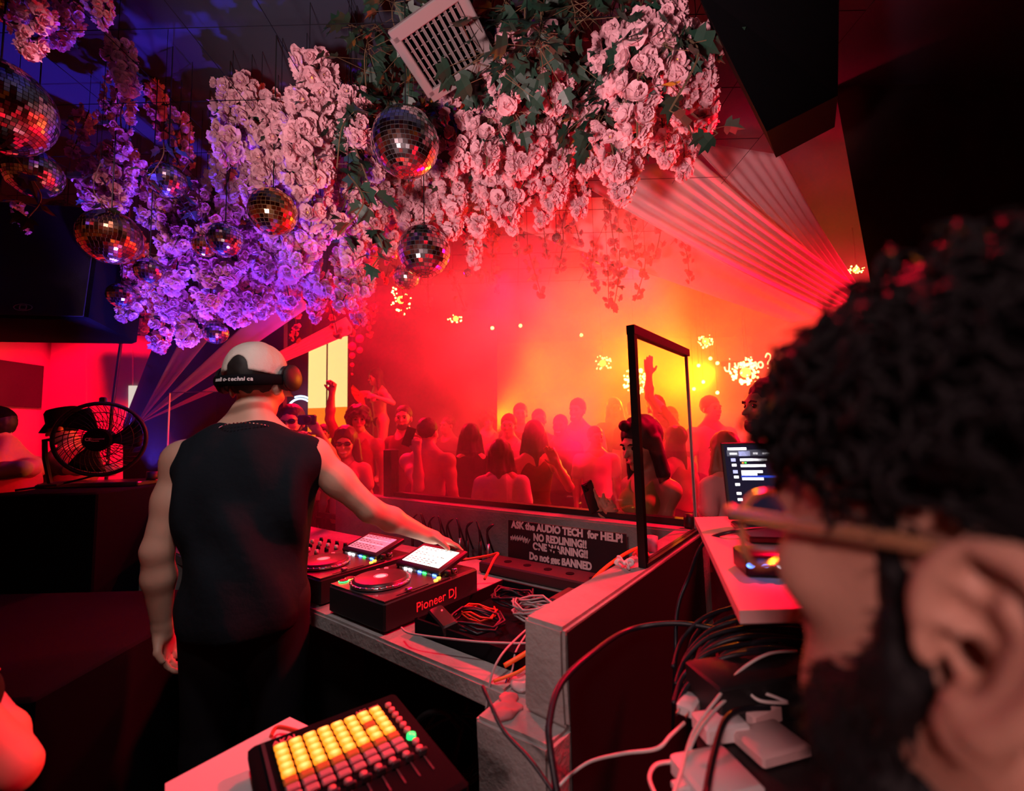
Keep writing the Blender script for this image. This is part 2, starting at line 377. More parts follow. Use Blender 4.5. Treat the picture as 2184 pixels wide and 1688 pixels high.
        ap += hand_prims(wv, f, n, q*-1 if a.get('flip') else q, a.get('curl', .5), a.get('thumb', .8), 1.0 if vox < .009 else 1.12)
    body = tor+nck+hd+legs+ap
    sdf_obj('body', body, vox, sk, root, scale=s)
    # face details
    for q in (-1, 1):
        if not shades:
            MB().ell(hp((q*.031, .082, .104))*s, [.0108*s*hs]*3, 8).build('eye', IRIS, root, True)
            b = MB(); b.tube([hp((q*.014, .095, .122))*s, hp((q*.03, .099, .128))*s, hp((q*.05, .086, .122))*s], .0042*s*hs, 6); b.build('eyebrow', HAIRM[hair[1] if hair else 'dark'], root)
    b = MB(); b.tube([hp((-.024, .09, .037))*s, hp((-.01, .101, .034 if smile else .037))*s, hp((.01, .101, .034 if smile else .037))*s, hp((.024, .09, .037))*s], .0055*s*hs, 6); b.build('mouth', LIPS if not smile else M['white'], root)
    if shades:
        b = MB()
        for q in (-1, 1): b.ell(hp((q*.033, .098, .106))*s, (.028*s*hs, .012*s*hs, .019*s*hs), 8, HM)
        b.tube([hp((-.075, .0, .11))*s, hp((-.066, .082, .112))*s, hp((0, .112, .112))*s, hp((.066, .082, .112))*s, hp((.075, .0, .11))*s], .004*s, 6)
        b.build('sunglasses', M['darklens'], root, True)
    # hair
    if hair:
        hm = HAIRM[hair[1]]; st = hair[0]; d = {'short': .009, 'long': .016, 'curly': .045, 'bun': .013, 'fade': .007}.get(st, .012)
        hpz = [HE((0, -.02, .145), (.077+d, .092+d, .088+d), .02)]
        if st == 'curly': hpz.append(HE((0, -.02, .13), (.1+d*.5, .085+d, .09+d), .02))
        if st in ('long', 'bun'):
            if st == 'long':
                for i in range(9):
                    t = (i-4)/4; a0 = (t*.078, -.055+.05*abs(t)-.01, .12); a1 = (t*.1, -.085+.085*abs(t), -.04); a2 = U((t*.125, -.1+.08*abs(t)+(.06 if abs(t) > .8 else 0), 1.27+.03*math.sin(i*2.3)))
                    hpz += [HC(a0, a1, .033, .034, .015), C(hp(a1), a2, .034, .014, .012)]
            else: hpz += [HE((0, -.11, .2), (.042, .042, .042), .015), HC((0, -.06, .1), (0, -.1, .04), .045, .03)]
        hpz.append(HE((0, .088, .07), (.063 if st != 'curly' else .07, .07, .085), .012, True))
        if st in ('short', 'fade', 'curly'): hpz.append(HE((0, .02, -.02), (.12, .11, .075), .015, True))
        am, fq = (.014, 75) if st == 'curly' else (.0035, 160 if st != 'long' else 110)
        sdf_obj('hair', hpz, min(vox, .008), hm, root, scale=s, post=lambda D, X, Y, Z: D+am*hnoise(X, Y, Z*(1 if st != 'long' else .25), fq))
    if beard:
        sdf_obj('beard', [HE((0, .05, .02), (.058, .055, .042), .02), HC((-.062, .0, .07), (-.045, .05, .02), .014), HC((.062, .0, .07), (.045, .05, .02), .014), HE((0, .115, .045), (.02, .022, .012), .008, True)],
                .006, HAIRM['dark'], root, scale=s, post=lambda D, X, Y, Z: D+.0025*hnoise(X, Y, Z, 200))
    # clothing
    def cl(nm, pr, m, post=None, v=None, mm=None): return sdf_obj(nm, pr, v or min(vox, .011), m, root, scale=s, post=post)
    fold = lambda a: (lambda D, X, Y, Z: D+a*(np.sin(38*X+9*Z+3*np.sin(6*Z+4*Y))+.6*np.sin(60*Y+13*Z)+.5*hnoise(X, Y, Z, 22)))
    if top:
        kind, col = top[0], top[1]; m_ = cloth(col) if not isinstance(col, bpy.types.Material) else col
        neck = E(U((0, .045, 1.475)), (.085*bulk, .10, .075), .012, rw, True)
        if kind in ('tee', 'shirt', 'long'):
            pr = [infl(p, .013) for p in tor]+[C(U((0, 0, 1.1)), U((0, 0, .93)), .125*bulk, .135*bulk, .06)]
            for q in (-1, 1):
                sh, e, wv = arms[q]; am = bulk**.6
                pr += [C(sh, sh.lerp(e, .62), .073*am, .068*am, .035)]
                if kind == 'long': pr += [C(sh.lerp(e, .5), e, .066, .055, .02), C(e, e.lerp(wv, .9), .055, .04, .02)]
            cl(kind+'_top', pr+[neck], m_, lambda D, X, Y, Z: np.maximum(fold(.003)(D, X, Y, Z), np.where(np.abs(X) < .24, .88-Z, -1)))
        elif kind == 'sleeveless':
            pr = [infl(p, .02) for p in tor[:5]]+[C(U((0, 0, 1.15)), U((0, 0, .9)), W*.95, W*1.1, .06)]
            for q in (-1, 1): pr += [C(U((q*W*.5, -.01, 1.40)), U((q*(W+.03), -.01, 1.36)), .072, .064, .04), E(U((q*W*.98, -.02, 1.26)), (.045, .11, .14), .05, rw)]
            cl('sleeveless_shirt', pr+[E(U((0, .06, 1.49)), (.08*bulk, .1, .07), .012, rw, True)], m_, lambda D, X, Y, Z: np.maximum(fold(.005)(D, X, Y, Z), .86-Z))
        elif kind == 'tank':
            pr = [infl(p, .011) for p in tor[:3]+tor[5:]]+[C(U((q*W*.5, -.07, 1.34)), U((q*W*.48, -.035, 1.475)), .02, .016, .02) for q in (-1, 1)]+[C(U((q*W*.5, .08, 1.34)), U((q*W*.48, -.01, 1.48)), .02, .016, .02) for q in (-1, 1)]
            cl('tank_top', pr+[E(U((0, .05, 1.47)), (.08, .11, .13), .015, rw, True), E(U((0, -.13, 1.47)), (.075, .1, .11), .015, rw, True)], m_, fold(.002))
        elif kind == 'bikini':
            pr = [infl(p, .006) for p in tor[2:3]+tor[5:]]
            def po(D, X, Y, Z): return np.maximum(D, np.abs(Z-(1.3+.0*X))-.055)
            cl('bikini_top', pr, m_, po)
            def po2(D, X, Y, Z): return np.maximum(D, Z-(.97+.35*np.abs(X)))
            cl('bikini_bottom', [infl(tor[0], .007)], m_, po2)
    if pants:
        cl('trousers', [infl(p, .012) for p in tor[:1]+lg[-1]+lg[1]], cloth(pants), fold(.0025), .013)
        for q in (-1, 1): MB().box((q*.108*s, .045*s, .045*s), (.095*s, .29*s, .09*s), None, .03).build('shoe', M['black'], root, True)
    return root, hp, HM, s, nk, arms, hs
# ---------------------------------------------------------------- setting
OX, OY = .10, 1.02; UA, UB = (.608, .794), (-.794, .608); BYAW = math.atan2(UA[1], UA[0])
def B(a, b, z=0): return Vector((OX+UA[0]*a+UB[0]*b, OY+UA[1]*a+UB[1]*b, z))
BM = Matrix(((UA[0], UB[0], 0), (UA[1], UB[1], 0), (0, 0, 1)))     # booth axes -> world
def bbox(a0, a1, b0, b1, z0, z1, mb=None, bev=0):
    mb = mb or MB(); return mb.box(B((a0+a1)/2, (b0+b1)/2, (z0+z1)/2), (a1-a0, b1-b0, z1-z0), BM, bev)
def struct(mb, name, m): o = mb.build(name, m); o['kind'] = 'structure'; return o
M['floor'] = mat('dark_floor', (.03, .025, .028), .45, noise=.4, nscale=4)
M['ceil'] = mat('night_blue_ceiling', (.014, .022, .045), .95, noise=.25, nscale=2)
M['wallred'] = mat('painted_wall', (.55, .42, .42), .8, noise=.25, nscale=1.5)
M['walldark'] = mat('dark_wall', (.035, .03, .045), .85, noise=.3, nscale=2)
struct(MB().box((0, 4.2, -.05), (11.4, 12.4, .1)), 'floor', M['floor'])
struct(MB().box((0, 4.2, 3.65), (11.4, 12.4, .1)), 'ceiling', M['ceil'])
struct(MB().box((0, 10.25, 1.8), (11.4, .1, 3.6)), 'wall_back', M['wallred'])
struct(MB().box((-5.65, 4.2, 1.8), (.1, 12, 3.6)), 'wall_left', M['wallred'])
struct(MB().box((5.65, 4.2, 1.8), (.1, 12, 3.6)), 'wall_right', M['walldark'])
struct(MB().box((0, -1.95, 1.8), (11.2, .1, 3.6)), 'wall_front', mat('plum_wall_paint', (.22, .16, .18), .8))
# ---------------------------------------------------------------- booth (poured concrete half walls)
ZT, ZW, ZP = .86, 1.07, 1.40
def tag1(o, l, c, g=None, k=None): return tag(o, l, c, g, k)
def rough_edge(o, amp=.004, cuts=5):
    import bmesh
    bm = bmesh.new(); bm.from_mesh(o.data)
    bmesh.ops.bevel(bm, geom=bm.edges[:], offset=.008, segments=2, affect='EDGES')
    bmesh.ops.subdivide_edges(bm, edges=[e for e in bm.edges if e.calc_length() > .15], cuts=cuts, use_grid_fill=True)
    for v in bm.verts: v.co += Vector((math.sin(v.co.y*31+v.co.z*17), math.sin(v.co.x*29+v.co.z*23), math.sin(v.co.x*37+v.co.y*19)))*amp*.5
    bm.to_mesh(o.data); bm.free(); return smooth_angle(o, 35)
# side wall, its pedestal, the front wall: one cast piece in an L
o = bbox(0, 1.1, 0, .113, ZT, ZW).build('booth_side_wall', M['concrete']); rough_edge(o)
tag(o, 'low concrete side wall at the right end of the booth with a worn pale top', 'booth wall')
o2 = bbox(.012, 1.1, -.003, -.0005, .02, ZW-.012).build('outer_panel', M['blackfinish'], o); tag(o2, 'dark outer face')  # thin dark sheet over the outer side of the concrete
o = bbox(-.075, .30, 0, .2, 0, ZT-.001).build('concrete_pedestal', M['concrete']); rough_edge(o)
tag(o, 'grey concrete block with a dusty corner carrying the right end of the counter', 'pedestal')
o = bbox(1.1, 1.215, -.0, 2.75, 0, ZW).build('booth_front_wall', M['concrete']); rough_edge(o, .003, 8)
tag(o, 'long concrete half wall between the players and the crowd, sign leaning on it', 'booth wall')
o2 = bbox(1.19, 1.24, .0, 2.14, ZW+.001, ZW+.03).build('rail', M['black'], o); tag(o2, 'black rail holding the clear panes')
o = bbox(.03, .88, .2, 2.9, ZT-.06, ZT).build('concrete_counter', M['concrete']); rough_edge(o, .006, 7)
tag(o, 'thick rough-edged concrete counter carrying the players', 'counter')
o = bbox(.06, .84, 2.3, 2.88, 0, ZT-.062).build('counter_support', M['blackfinish']); tag(o, 'dark block under the hidden left end of the counter', 'support')
o = bbox(.12, .84, .92, 1.32, 0, ZT-.062).build('counter_cabinet', M['blackfinish']); tag(o, 'black cabinet standing under the counter beneath the right player', 'cabinet')
# panes
def pane(name, a0, a1, b0, b1, z0, z1, label, parts=()):
    o = bbox(a0, a1, b0, b1, z0, z1).build(name, M['pane']); tag(o, label, 'pane'); 
    return o
o = pane('clear_pane', 1.206, 1.214, .02, 1.10, ZW+.031, ZP, 'clear crowd-side pane nearest the corner of the booth')
o = pane('clear_pane', 1.206, 1.214, 1.115, 2.14, ZW+.031, ZP, 'clear crowd-side pane ending at the thick black post')
o = pane('clear_pane', 1.206, 1.214, 2.24, 3.2, ZW-.2, ZP, 'clear pane beyond the thick black post, behind the outstretched arm')
bbox(1.2, 1.22, 2.24, 3.2, ZW-.24, ZW-.2).build('rail', M['black'], o); bbox(1.19, 1.23, 3.12, 3.2, 0, ZW-.24).build('foot', M['black'], o)
o = bbox(1.17, 1.25, 2.145, 2.235, .0, ZP+.01, bev=.008).build('black_post', M['black']); tag(o, 'thick square black post at the far end of the booth rail', 'post')
r = empty('side_screen', B(.52, .02, ZW), (0, 0, BYAW), 'tall clear side screen in a thin black frame standing on the side wall', 'screen')
def L_(mb, a0, a1, b0, b1, z0, z1, bev=0): return mb.box(((a0+a1)/2, (b0+b1)/2, (z0+z1)/2), (a1-a0, b1-b0, z1-z0), None, bev)
L_(MB(), -.012, .012, -.012, .012, 0, .775).build('post', M['dmetal'], r)
L_(MB(), -.012, .60, -.014, .014, .745, .775).build('top_bar', M['black'], r)
L_(MB(), .588, .596, -.006, .006, 0, .745).build('end_strip', mat('pale_edge', (.5, .42, .42), .3), r)
L_(MB(), .012, .588, -.003, .003, .012, .745).build('pane', M['pane'], r)
L_(MB(), .0, .62, -.014, .014, 0.0005, .012).build('bottom_channel', M['black'], r)
o = MB().lathe([(.001, 0), (.022, 0), (.026, .012), (.024, .045), (.018, .06), (.001, .062)], 16, Matrix.Translation(B(1.16, .06, ZW+.001))).build('rubber_bumper', M['rubber'], None, True)
tag(o, 'small black rubber bumper at the corner of the booth rail', 'bumper')
# sign
SM = Matrix.Translation(B(.985, .935, .83)) @ Matrix(((-UB[0], 0, -UA[0], 0), (-UB[1], 0, -UA[1], 0), (0, 1, 0, 0), (0, 0, 0, 1))) @ Matrix.Rotation(R(-3), 4, 'X')
sg = MB().box((.325, .0985, -.004), (.65, .245, .008)).build('warning_sign', mat('sign_black', (.012, .010, .014), .5)); sg.matrix_world = SM
tag(sg, 'black banner sign with stencilled white warnings to ask the audio tech', 'sign')
sw = mat('sign_white', (.72, .66, .68), .6)
for t, x, y, sz, sx in (('ASK the AUDIO TECH  for HELP!', .022, .185, .047, .92), ('NO REDLINING!!', .16, .137, .047, .84), ('ONE WARNING!!', .157, .094, .047, .84), ('Do not get BANNED', .135, .044, .047, .84)):
    text_obj('lettering', t, sw, sz, Matrix.Translation((x, y, .0002)), sg, .0006, .0026, sx)
mb = MB(); random.seed(3)
for i in range(7):
    x = .02+i*.016; y = .135+random.uniform(-.006, .006)
    mb.tube([(x, y-.01, .001), (x+.01, y+.014, .001), (x+.012, y-.012, .001), (x+.024, y+.01, .001)], .0035, 5)
mb.box((.07, .135, .0006), (.11, .01, .001)); mb.build('graffiti_logo', sw, sg)
# scratched patch over the lettering
mb = MB()
for i in range(10):
    x = .17+random.random()*.16; y = .052+random.random()*.055
    mb.add([(x, y, .0013), (x+.018+random.random()*.02, y+.004, .0013), (x+.012, y+.016, .0013), (x-.004, y+.011, .0013)], [(0, 1, 2, 3)])
mb.build('scuff', sg.data.materials[0], sg)
# ---------------------------------------------------------------- DJ gear on the counter
M['deck'] = mat('deck_top', (.05, .045, .05), .25, spec=.7); M['jog'] = mat('jog_rubber', (.02, .02, .022), .35)
M['silver'] = mat('silver_ring', (.6, .6, .62), .25, 1)
def em(name, col, s): return mat(name, (0, 0, 0), .4, emit=s, ecol=col)
LED = {'red': em('led_red', (1, .02, .03), 6), 'green': em('led_green', (.05, 1, .15), 4), 'blue': em('led_blue', (.1, .25, 1), 6), 'amber': em('led_amber', (1, .4, .03), 6), 'white': em('led_white', (1, .9, .95), 5)}
def player(a0, b0, label, scr, first):
    r = empty('media_player', B(a0, b0, ZT), (0, 0, BYAW), label, 'media player', 'media players on the counter')
    W_, D_, H_ = .33, .45, .105
    body = L_(MB(), 0, D_, 0, W_, .008, H_, .008).build('body', M['black'], r); smooth_angle(body)
    L_(MB(), .004, .30, .004, W_-.004, H_-.0005, H_+.003).build('top_plate', M['deck'], r)
    for x, y in ((.03, .03), (.03, W_-.03), (D_-.03, .03), (D_-.03, W_-.03)): MB().lathe([(.001, 0), (.016, 0), (.018, .009), (.001, .009)], 12, Matrix.Translation((x, y, 0))).build('foot', M['rubber'], r)
    jc = Vector((.115, W_/2+.012, H_+.003)); T_ = Matrix.Translation(jc)
    j = MB().lathe([(.001, 0), (.103, 0), (.105, .006), (.100, .016), (.094, .022), (.09, .023), (.001, .0225)], 64, T_).build('jog_wheel', M['jog'], r); smooth_angle(j)
    MB().lathe([(.1015, .004), (.1075, .004), (.1075, .012), (.102, .014)], 64, T_).build('rim', M['silver'], j, True)
    b = MB()
    for i in range(28): a = i*math.pi/14; b.ell(jc+Vector((.1035*math.cos(a), .1035*math.sin(a), .012)), (.006, .006, .004), 5)
    o = b.build('grip_dimples', M['silver'], j, True); o['kind'] = 'stuff'
    MB().lathe([(.020, .0235), (.026, .0245), (.026, .0245), (.020, .0235)], 32, T_).build('display_ring', LED['red'], j)
    MB().lathe([(.001, .0232), (.019, .0236), (.001, .0238)], 32, T_).build('display', em('jog_display', (1, .25, .25), 2.2) if first else em('jog_display', (1, .2, .2), 1.4), j)
    # tilted screen unit
    tl = Matrix.Translation((.285, W_/2, H_+.002)) @ Matrix.Rotation(R(-16), 4, 'Y')
    sc = MB(); sc.box((.075, 0, .012), (.165, .262, .024), None, .006); sc.v = [tl @ v for v in sc.v]; so = sc.build('screen_housing', M['black'], r); smooth_angle(so)
    sc = MB(); sc.box((.072, .0, .0245), (.118, .215, .002)); sc.v = [tl @ v for v in sc.v]; so2 = sc.build('touch_screen', scr, so)
    # waveform rows on the screen
    random.seed(5); b = MB(); b2 = MB()
    for i in range(9):
        x = .125-i*.0125
        if i in (2, 5):
            for k in range(46): h = .0035*random.random()+.0006; b2.box((x, -.1+k*.0043, .0257), (h*2, .0026, .0004))
        else:
            for k in range(random.randint(3, 7)): b.box((x, .09-k*.026, .0257), (.0035, random.uniform(.008, .02), .0004))
    for q, nm, mm in ((b, 'screen_text', mat('screen_ink', (.04, .02, .03), .6)), (b2, 'waveform', em('wave', (.9, .35, .5), 1.5))):
        q.v = [tl @ v for v in q.v]; oo = q.build(nm, mm, so2)
    # keys under the screen
    for k in range(8): L_(MB(), .272, .279, .055+k*.028, .073+k*.028, H_+.003, H_+.009).build('hot_cue_key', LED[('blue', 'amber', 'green', 'blue', 'red', 'white', 'white', 'white')[k]] if k % 3 != 1 else M['white'], r)
    for k, (x, y, c) in enumerate(((.045, .305, 'green'), (.075, .312, 'amber'))):
        o = MB().lathe([(.001, 0), (.017, 0), (.016, .006), (.001, .0065)], 24, Matrix.Translation((x, y, H_+.003))).build('play_button', M['black'], r)
        MB().tube([(x+.0175*math.cos(t*.314), y+.0175*math.sin(t*.314), H_+.0055) for t in range(20)], .0016, 6, True).build('light_ring', LED[c], o)
    for x, y in ((.17, .305), (.2, .31), (.235, .305), (.24, .018), (.265, .03)): MB().lathe([(.001, 0), (.008, 0), (.008, .004), (.001, .004)], 16, Matrix.Translation((x, y, H_+.003))).build('round_key', LED['red' if x < .24 else 'amber'], r)
    L_(MB(), .06, .2, .012, .018, H_+.003, H_+.0036).build('tempo_slot', M['matte'], r); L_(MB(), .10, .122, .006, .024, H_+.0036, H_+.016, .003).build('tempo_fader', M['silver'], r)
    for x, y in ((.30, .018), (.335, .018)):
        k = MB().lathe([(.001, 0), (.012, 0), (.0135, .004), (.012, .017), (.010, .019), (.001, .019)], 20, Matrix.Translation((x, y, H_+.006))).build('rotary_knob', M['chrome'] if x > .31 else M['black'], r, True)
    mt = Matrix(((1, 0, 0, .13), (0, 0, -1, -.0006), (0, 1, 0, .035), (0, 0, 0, 1)))
    text_obj('logo', 'Pioneer DJ', mat('logo_red_lit', (.75, .12, .14), .5), .045, mt, body, .0005, .0004, 1.0)  # red light put into the colour of the logo print
    return r
scrA = mat('screen_white', (.3, .3, .3), .2, emit=2.6, ecol=(1, .86, .74)); scrB = mat('screen_pink', (.2, .1, .12), .2, emit=.8, ecol=(1, .28, .38))
player(.05, .705, 'nearer media player with a bright white screen and the hand reaching over it', scrA, True)
player(.06, 1.115, 'farther media player with a dim pink screen, partly behind the man', scrB, False)
o = bbox(.045, .5, .70, 1.04, ZT-.055, ZT-.001) if False else None
# mixer, mostly behind the DJ
r = empty('mixer', B(.06, 1.47, ZT), (0, 0, BYAW), 'low black mixer between the players and the cable posts, mostly hidden by the man', 'mixer')
L_(MB(), 0, .42, 0, .34, .006, .1, .006).build('body', M['black'], r)
for i in range(4):
    for k in range(5): MB().lathe([(.001, 0), (.010, 0), (.008, .018), (.001, .018)], 12, Matrix.Translation((.16+k*.05, .05+i*.075, .1))).build('knob', M['white'] if k % 2 else M['dmetal'], r, True)
    L_(MB(), .05, .07, .038+i*.075, .06+i*.075, .1, .115, .003).build('fader', M['silver'], r)
# upright patch plugs behind the far player
for i in range(9):
    p = B(.93+.02*(i % 2), 1.02+i*.075, ZT)
    r = empty('patch_cable', p, (0, 0, BYAW), 'black cable standing up in a row behind the far player, red-lit', 'cable', 'patch cables standing behind the far player')
    MB().tube([(0, 0, -.2), (0, 0, 0), (.0, .0, .07)], .009, 8).build('plug', M['metal'] if i % 3 == 0 else M['black'], r, True)
    MB().tube(spline([(0, 0, .06), (0, .005, .13), (.01, .03*(1 if i % 2 else -1), .17), (.05, .05, .12), (.09, .04, .0)], 5), .005, 6).build('lead', M['cable_b'], r, True)
# black flight case tray with tangled leads, right of the players
r = empty('cable_tray', B(.12, .22, ZT), (0, 0, BYAW), 'open black tray full of tangled leads between player and side wall', 'tray')
for a0, a1, b0, b1, z1, nm in ((0, .46, 0, .42, .006, 'base'), (0, .008, 0, .42, .05, 'side'), (.452, .46, 0, .42, .05, 'side'), (0, .46, 0, .008, .05, 'side'), (0, .46, .412, .42, .05, 'side')): L_(MB(), a0, a1, b0, b1, .0005, z1).build(nm, M['matte'], r)
random.seed(21)
def lead(name, pts, rad, m, label, n=8, tip=None, cat='cable'):
    o = MB().tube(spline(pts, n), rad, 8).build(name, m, None, True); tag(o, label, cat)
    if tip: 
        a, b_ = Vector(pts[-1]), Vector(pts[-2]); d = (a-b_).normalized()
        t = MB().tube([a, a+d*tip[0]], tip[1], 10).build('plug', tip[2], o)
    return o
def coil(a, b, z, ra, n, rad, m, label, name='cable_coil', tilt=.3):
    pts = []
    for i in range(n*10):
        t = i/10*2*math.pi; q = 1+.12*math.sin(i*1.7)
        pts.append(B(a+ra*q*math.cos(t), b+ra*1.35*q*math.sin(t), z+.012*(i/(n*10))*n*.5+.008*math.sin(t*1.3+i)))
    o = MB().tube(pts, rad, 6).build(name, m, None, True); tag(o, label, 'cable'); return o
coil(.37, .34, ZT+.04, .055, 8, .0035, M['cable_g'], 'bundled grey lead heaped in the cable tray')
coil(.24, .48, ZT+.03, .07, 4, .004, M['cable_b'], 'loose black lead lying in the front of the tray')
coil(.46, .50, ZT+.03, .06, 5, .004, M['cable_b'], 'black lead coiled beside the nearer player at the back')
coil(.30, .52, ZT+.028, .05, 3, .003, M['cable_r'], 'thin red lead coiled near the player')  # the last coil uses the red cable colour
lead('grey_cable', [B(.33, .3, ZT+.05), B(.2, .27, ZT+.06), B(.09, .25, ZT+.055), B(.045, .25, ZT+.02), B(.02, .25, ZT-.05)], .003, M['cable_g'], 'grey plug lead hanging over the counter edge, red collar', tip=(.05, .0045, M['chrome']))
lead('grey_cable', [B(.33, .31, ZT+.05), B(.22, .26, ZT+.062), B(.13, .235, ZT+.05), B(.10, .225, ZT+.02), B(.08, .222, ZT+.008)], .0025, M['cable_g'], 'second thinner grey lead ending on the counter by the wall', tip=(.03, .004, M['chrome']))
lead('grey_cable', [B(.05, .62, ZT+.05), B(.03, .55, ZT+.056), B(.07, .42, ZT+.058), B(.12, .3, ZT+.06), B(.2, .2, ZT+.06), B(.3, .16, ZT+.09), B(.42, .17, ZT+.10), B(.5, .25, ZT+.06)], .003, M['cable_g'], 'long pale lead curving round the rim of the tray')
lead('orange_cable', [B(.06, .22, ZT+.045), B(.13, .17, ZT+.08), B(.22, .135, ZT+.13), B(.4, .12, ZT+.2), B(.6, .118, ZT+.218), B(.72, .1, ZT+.222)], .006, M['cable_o'], 'thick orange cable climbing onto the side wall')
lead('orange_cable', [B(.04, .24, ZT+.01), B(.09, .19, ZT+.03), B(.16, .14, ZT+.07), B(.2, .122, ZT+.09)], .004, M['cable_o'], 'thin orange cable below the thick one by the wall end')
b = MB().box((0, 0, 0), (.042, .032, .045), None, .006).build('wall_charger', M['white']); b.location = B(.235, .235, ZT+.045); b.rotation_euler = (R(-20), R(10), R(20)); tag(b, 'small white charger cube among the leads', 'charger')
lead('red_cable', [B(.42, .60, ZT+.1), B(.50, .62, ZT+.15), B(.55, .64, ZT+.16), B(.56, .7, ZT+.14), B(.5, .8, ZT+.12)], .005, M['cable_r'], 'glossy red lead arching up behind the bright screen')
b = bbox(.48, .62, .23, .36, ZT+.0, ZT+.062, bev=.006).build('adapter_box', M['black']); tag(b, 'flat black box with a red-lit top behind the leads', 'box')
b = bbox(.72, .86, .28, .9, ZT+.001, ZT+.05, bev=.006).build('power_strip', M['black']); tag(b, 'long black power strip along the back of the counter', 'power strip')
for k in range(5): MB().lathe([(.001, 0), (.018, 0), (.018, .002), (.001, .002)], 16, Matrix.Translation(B(.79, .34+k*.11, ZT+.05))).build('socket', M['matte'], b)
b = MB().box((0, 0, 0), (.05, .16, .035), None, .005).build('guitar_pedal', M['black']); b.location = B(.17, .56, ZT+.045); b.rotation_euler = (0, R(-12), BYAW+R(-25)); tag(b, 'slim black gadget with a red light by the player corner', 'gadget')
MB().ell((.01, .03, .018), .003, 5).build('led', LED['red'], b)
b = MB().box((0, 0, 0), (.005, .055, .026)).build('label_tag', mat('paper', (.7, .68, .66), .8)); b.location = B(.024, 1.14, ZT-.03); b.rotation_euler = (0, 0, BYAW); tag(b, 'small white sticker on the edge of the counter behind the man', 'sticker')
MB().box((-.003, -.022, 0), (.001, .005, .024)).build('red_stripe', LED['red'] if False else mat('red_print', (.7, .03, .05), .6), b)
# rag on the pedestal
random.seed(2)
o = sdf_obj('crumpled_cloth', [E(B(-.02, .15, ZT+.003), (.035, .03, .006), .005), E(B(.015, .17, ZT+.003), (.025, .025, .006), .005), E(B(-.045, .14, ZT+.005), (.02, .02, .008), .005)], .004, mat('rag', (.45, .14, .16), .95), post=lambda D, X, Y, Z: D+.004*hnoise(X, Y, Z, 160))
tag(o, 'crumpled reddish rag on the concrete block', 'rag')
o = sdf_obj('plastic_bag', [E(B(.09, .165, ZT+.006), (.05, .04, .010), .005), E(B(.15, .15, ZT+.006), (.05, .03, .010), .005)], .004, mat('film', (.4, .36, .37), .3), post=lambda D, X, Y, Z: D+.004*hnoise(X, Y, Z, 150))
tag(o, 'grey crumpled plastic bag beside the leads against the side wall', 'bag')
# little things on the side wall
r = empty('ribbon_bow', B(.49, .07, ZW), (0, 0, 0), 'white ribbon bow lying at the foot of the screen post', 'bow')
for k, (ax_, az_) in enumerate(((0, 20), (50, -10), (110, 30), (165, 10), (220, 35), (275, 0), (320, 25))):
    d = Vector((math.cos(R(ax_)), math.sin(R(ax_)), 0)); L_q = .028+.006*(k % 3); pp = [Vector((0, 0, .010)), d*L_q*.6+Vector((0, 0, .012+.014*math.sin(R(az_)+.5))), d*L_q+Vector((0, 0, .008+.02*max(0, math.sin(R(az_))))), d*L_q*.5+Vector((0, 0, .006))]
    MB().tube(spline(pp, 4), .0012, 6, r2=.006).build('loop', M['white'], r, True)
MB().ell((0, 0, .012), (.008, .008, .007), 6).build('knot', M['white'], r, True)
r = empty('red_toy', B(.60, .055, ZW), (0, 0, BYAW), 'small red and black toy behind the screen post', 'toy')
MB().ell((0, 0, .02), (.022, .02, .02), 8).build('body', mat('toy_red', (.8, .03, .03), .4), r, True); MB().ell((0, 0, .043), (.013, .013, .012), 8).build('head', M['black'], r, True)
for q in (-1, 1): MB().tube([(0, q*.018, .024), (-.014, q*.026, .014)], .005, 6).build('arm', mat('toy_red', (.8, .03, .03), .4), r, True)
o = MB().lathe([(.001, 0), (.022, 0), (.026, .05), (.023, .05), (.02, .004), (.001, .004)], 20, Matrix.Translation(B(.72, .07, ZW))).build('plastic_cup', mat('pink_plastic', (.85, .3, .5), .3), None, True); tag(o, 'small pink plastic cup further along the side wall', 'cup')
# drink cans and junk below counter
def ncoil(c, ra, n, rad, label, m=M['cable_b'], sq=1., vert=False):
    pts = []
    for i in range(n*12):
        t = i/12*2*math.pi; q = 1+.15*math.sin(i*1.3)
        x, y, z = ra*q*math.cos(t), ra*q*math.sin(t)*sq, .03*math.sin(t*.7+i*.1)+.012*i/12
        pts.append(Vector(c)+(Vector((x, z*.6, y)) if vert else Vector((x, y, z))))
    o = MB().tube(pts, rad, 6).build('cable_coil', m, None, True); tag(o, label, 'cable'); return o
ncoil(B(.2, .55, .50), .10, 4, .007, 'thick black cable hanging in loops beneath the counter', vert=True)
hb = lead('headset_band', [B(.1, .56, .42), B(.07, .6, .55), B(.06, .55, .66), B(.08, .47, .70), B(.1, .42, .66)], .009, M['rubber'], 'black headband hanging under the counter catching a highlight', cat='headphones')
# ---------------------------------------------------------------- pad controller in front
AH = .935
c1, c2 = PZ(598, 1597, AH), PZ(800, 1518, AH); ex = (c2-c1).normalized(); ey = Vector((0, 0, 1)).cross(ex); pit = (c2-c1).length/7
PMx = Matrix(((ex.x, ey.x, 0, c1.x), (ex.y, ey.y, 0, c1.y), (0, 0, 1, AH), (0, 0, 0, 1)))
r = empty('pad_controller', label='black pad controller with five rows of glowing yellow pads', cat='controller'); r.matrix_world = PMx
k_ = pit
bd = MB().box((3.75*k_, -4.7*k_, -.014), (11.3*k_, 13.0*k_, .026), None, .006).build('body', M['matte'], r); smooth_angle(bd)
MB().box((-1.0*k_, -4.7*k_, .001), (.25*k_, 12*k_, .003)).build('side_stripe', M['deck'], r)
pad_y = mat('pad_lit', (.9, .5, .1), .4, emit=1, ecol=(1, .42, .03)); nt = pad_y.node_tree
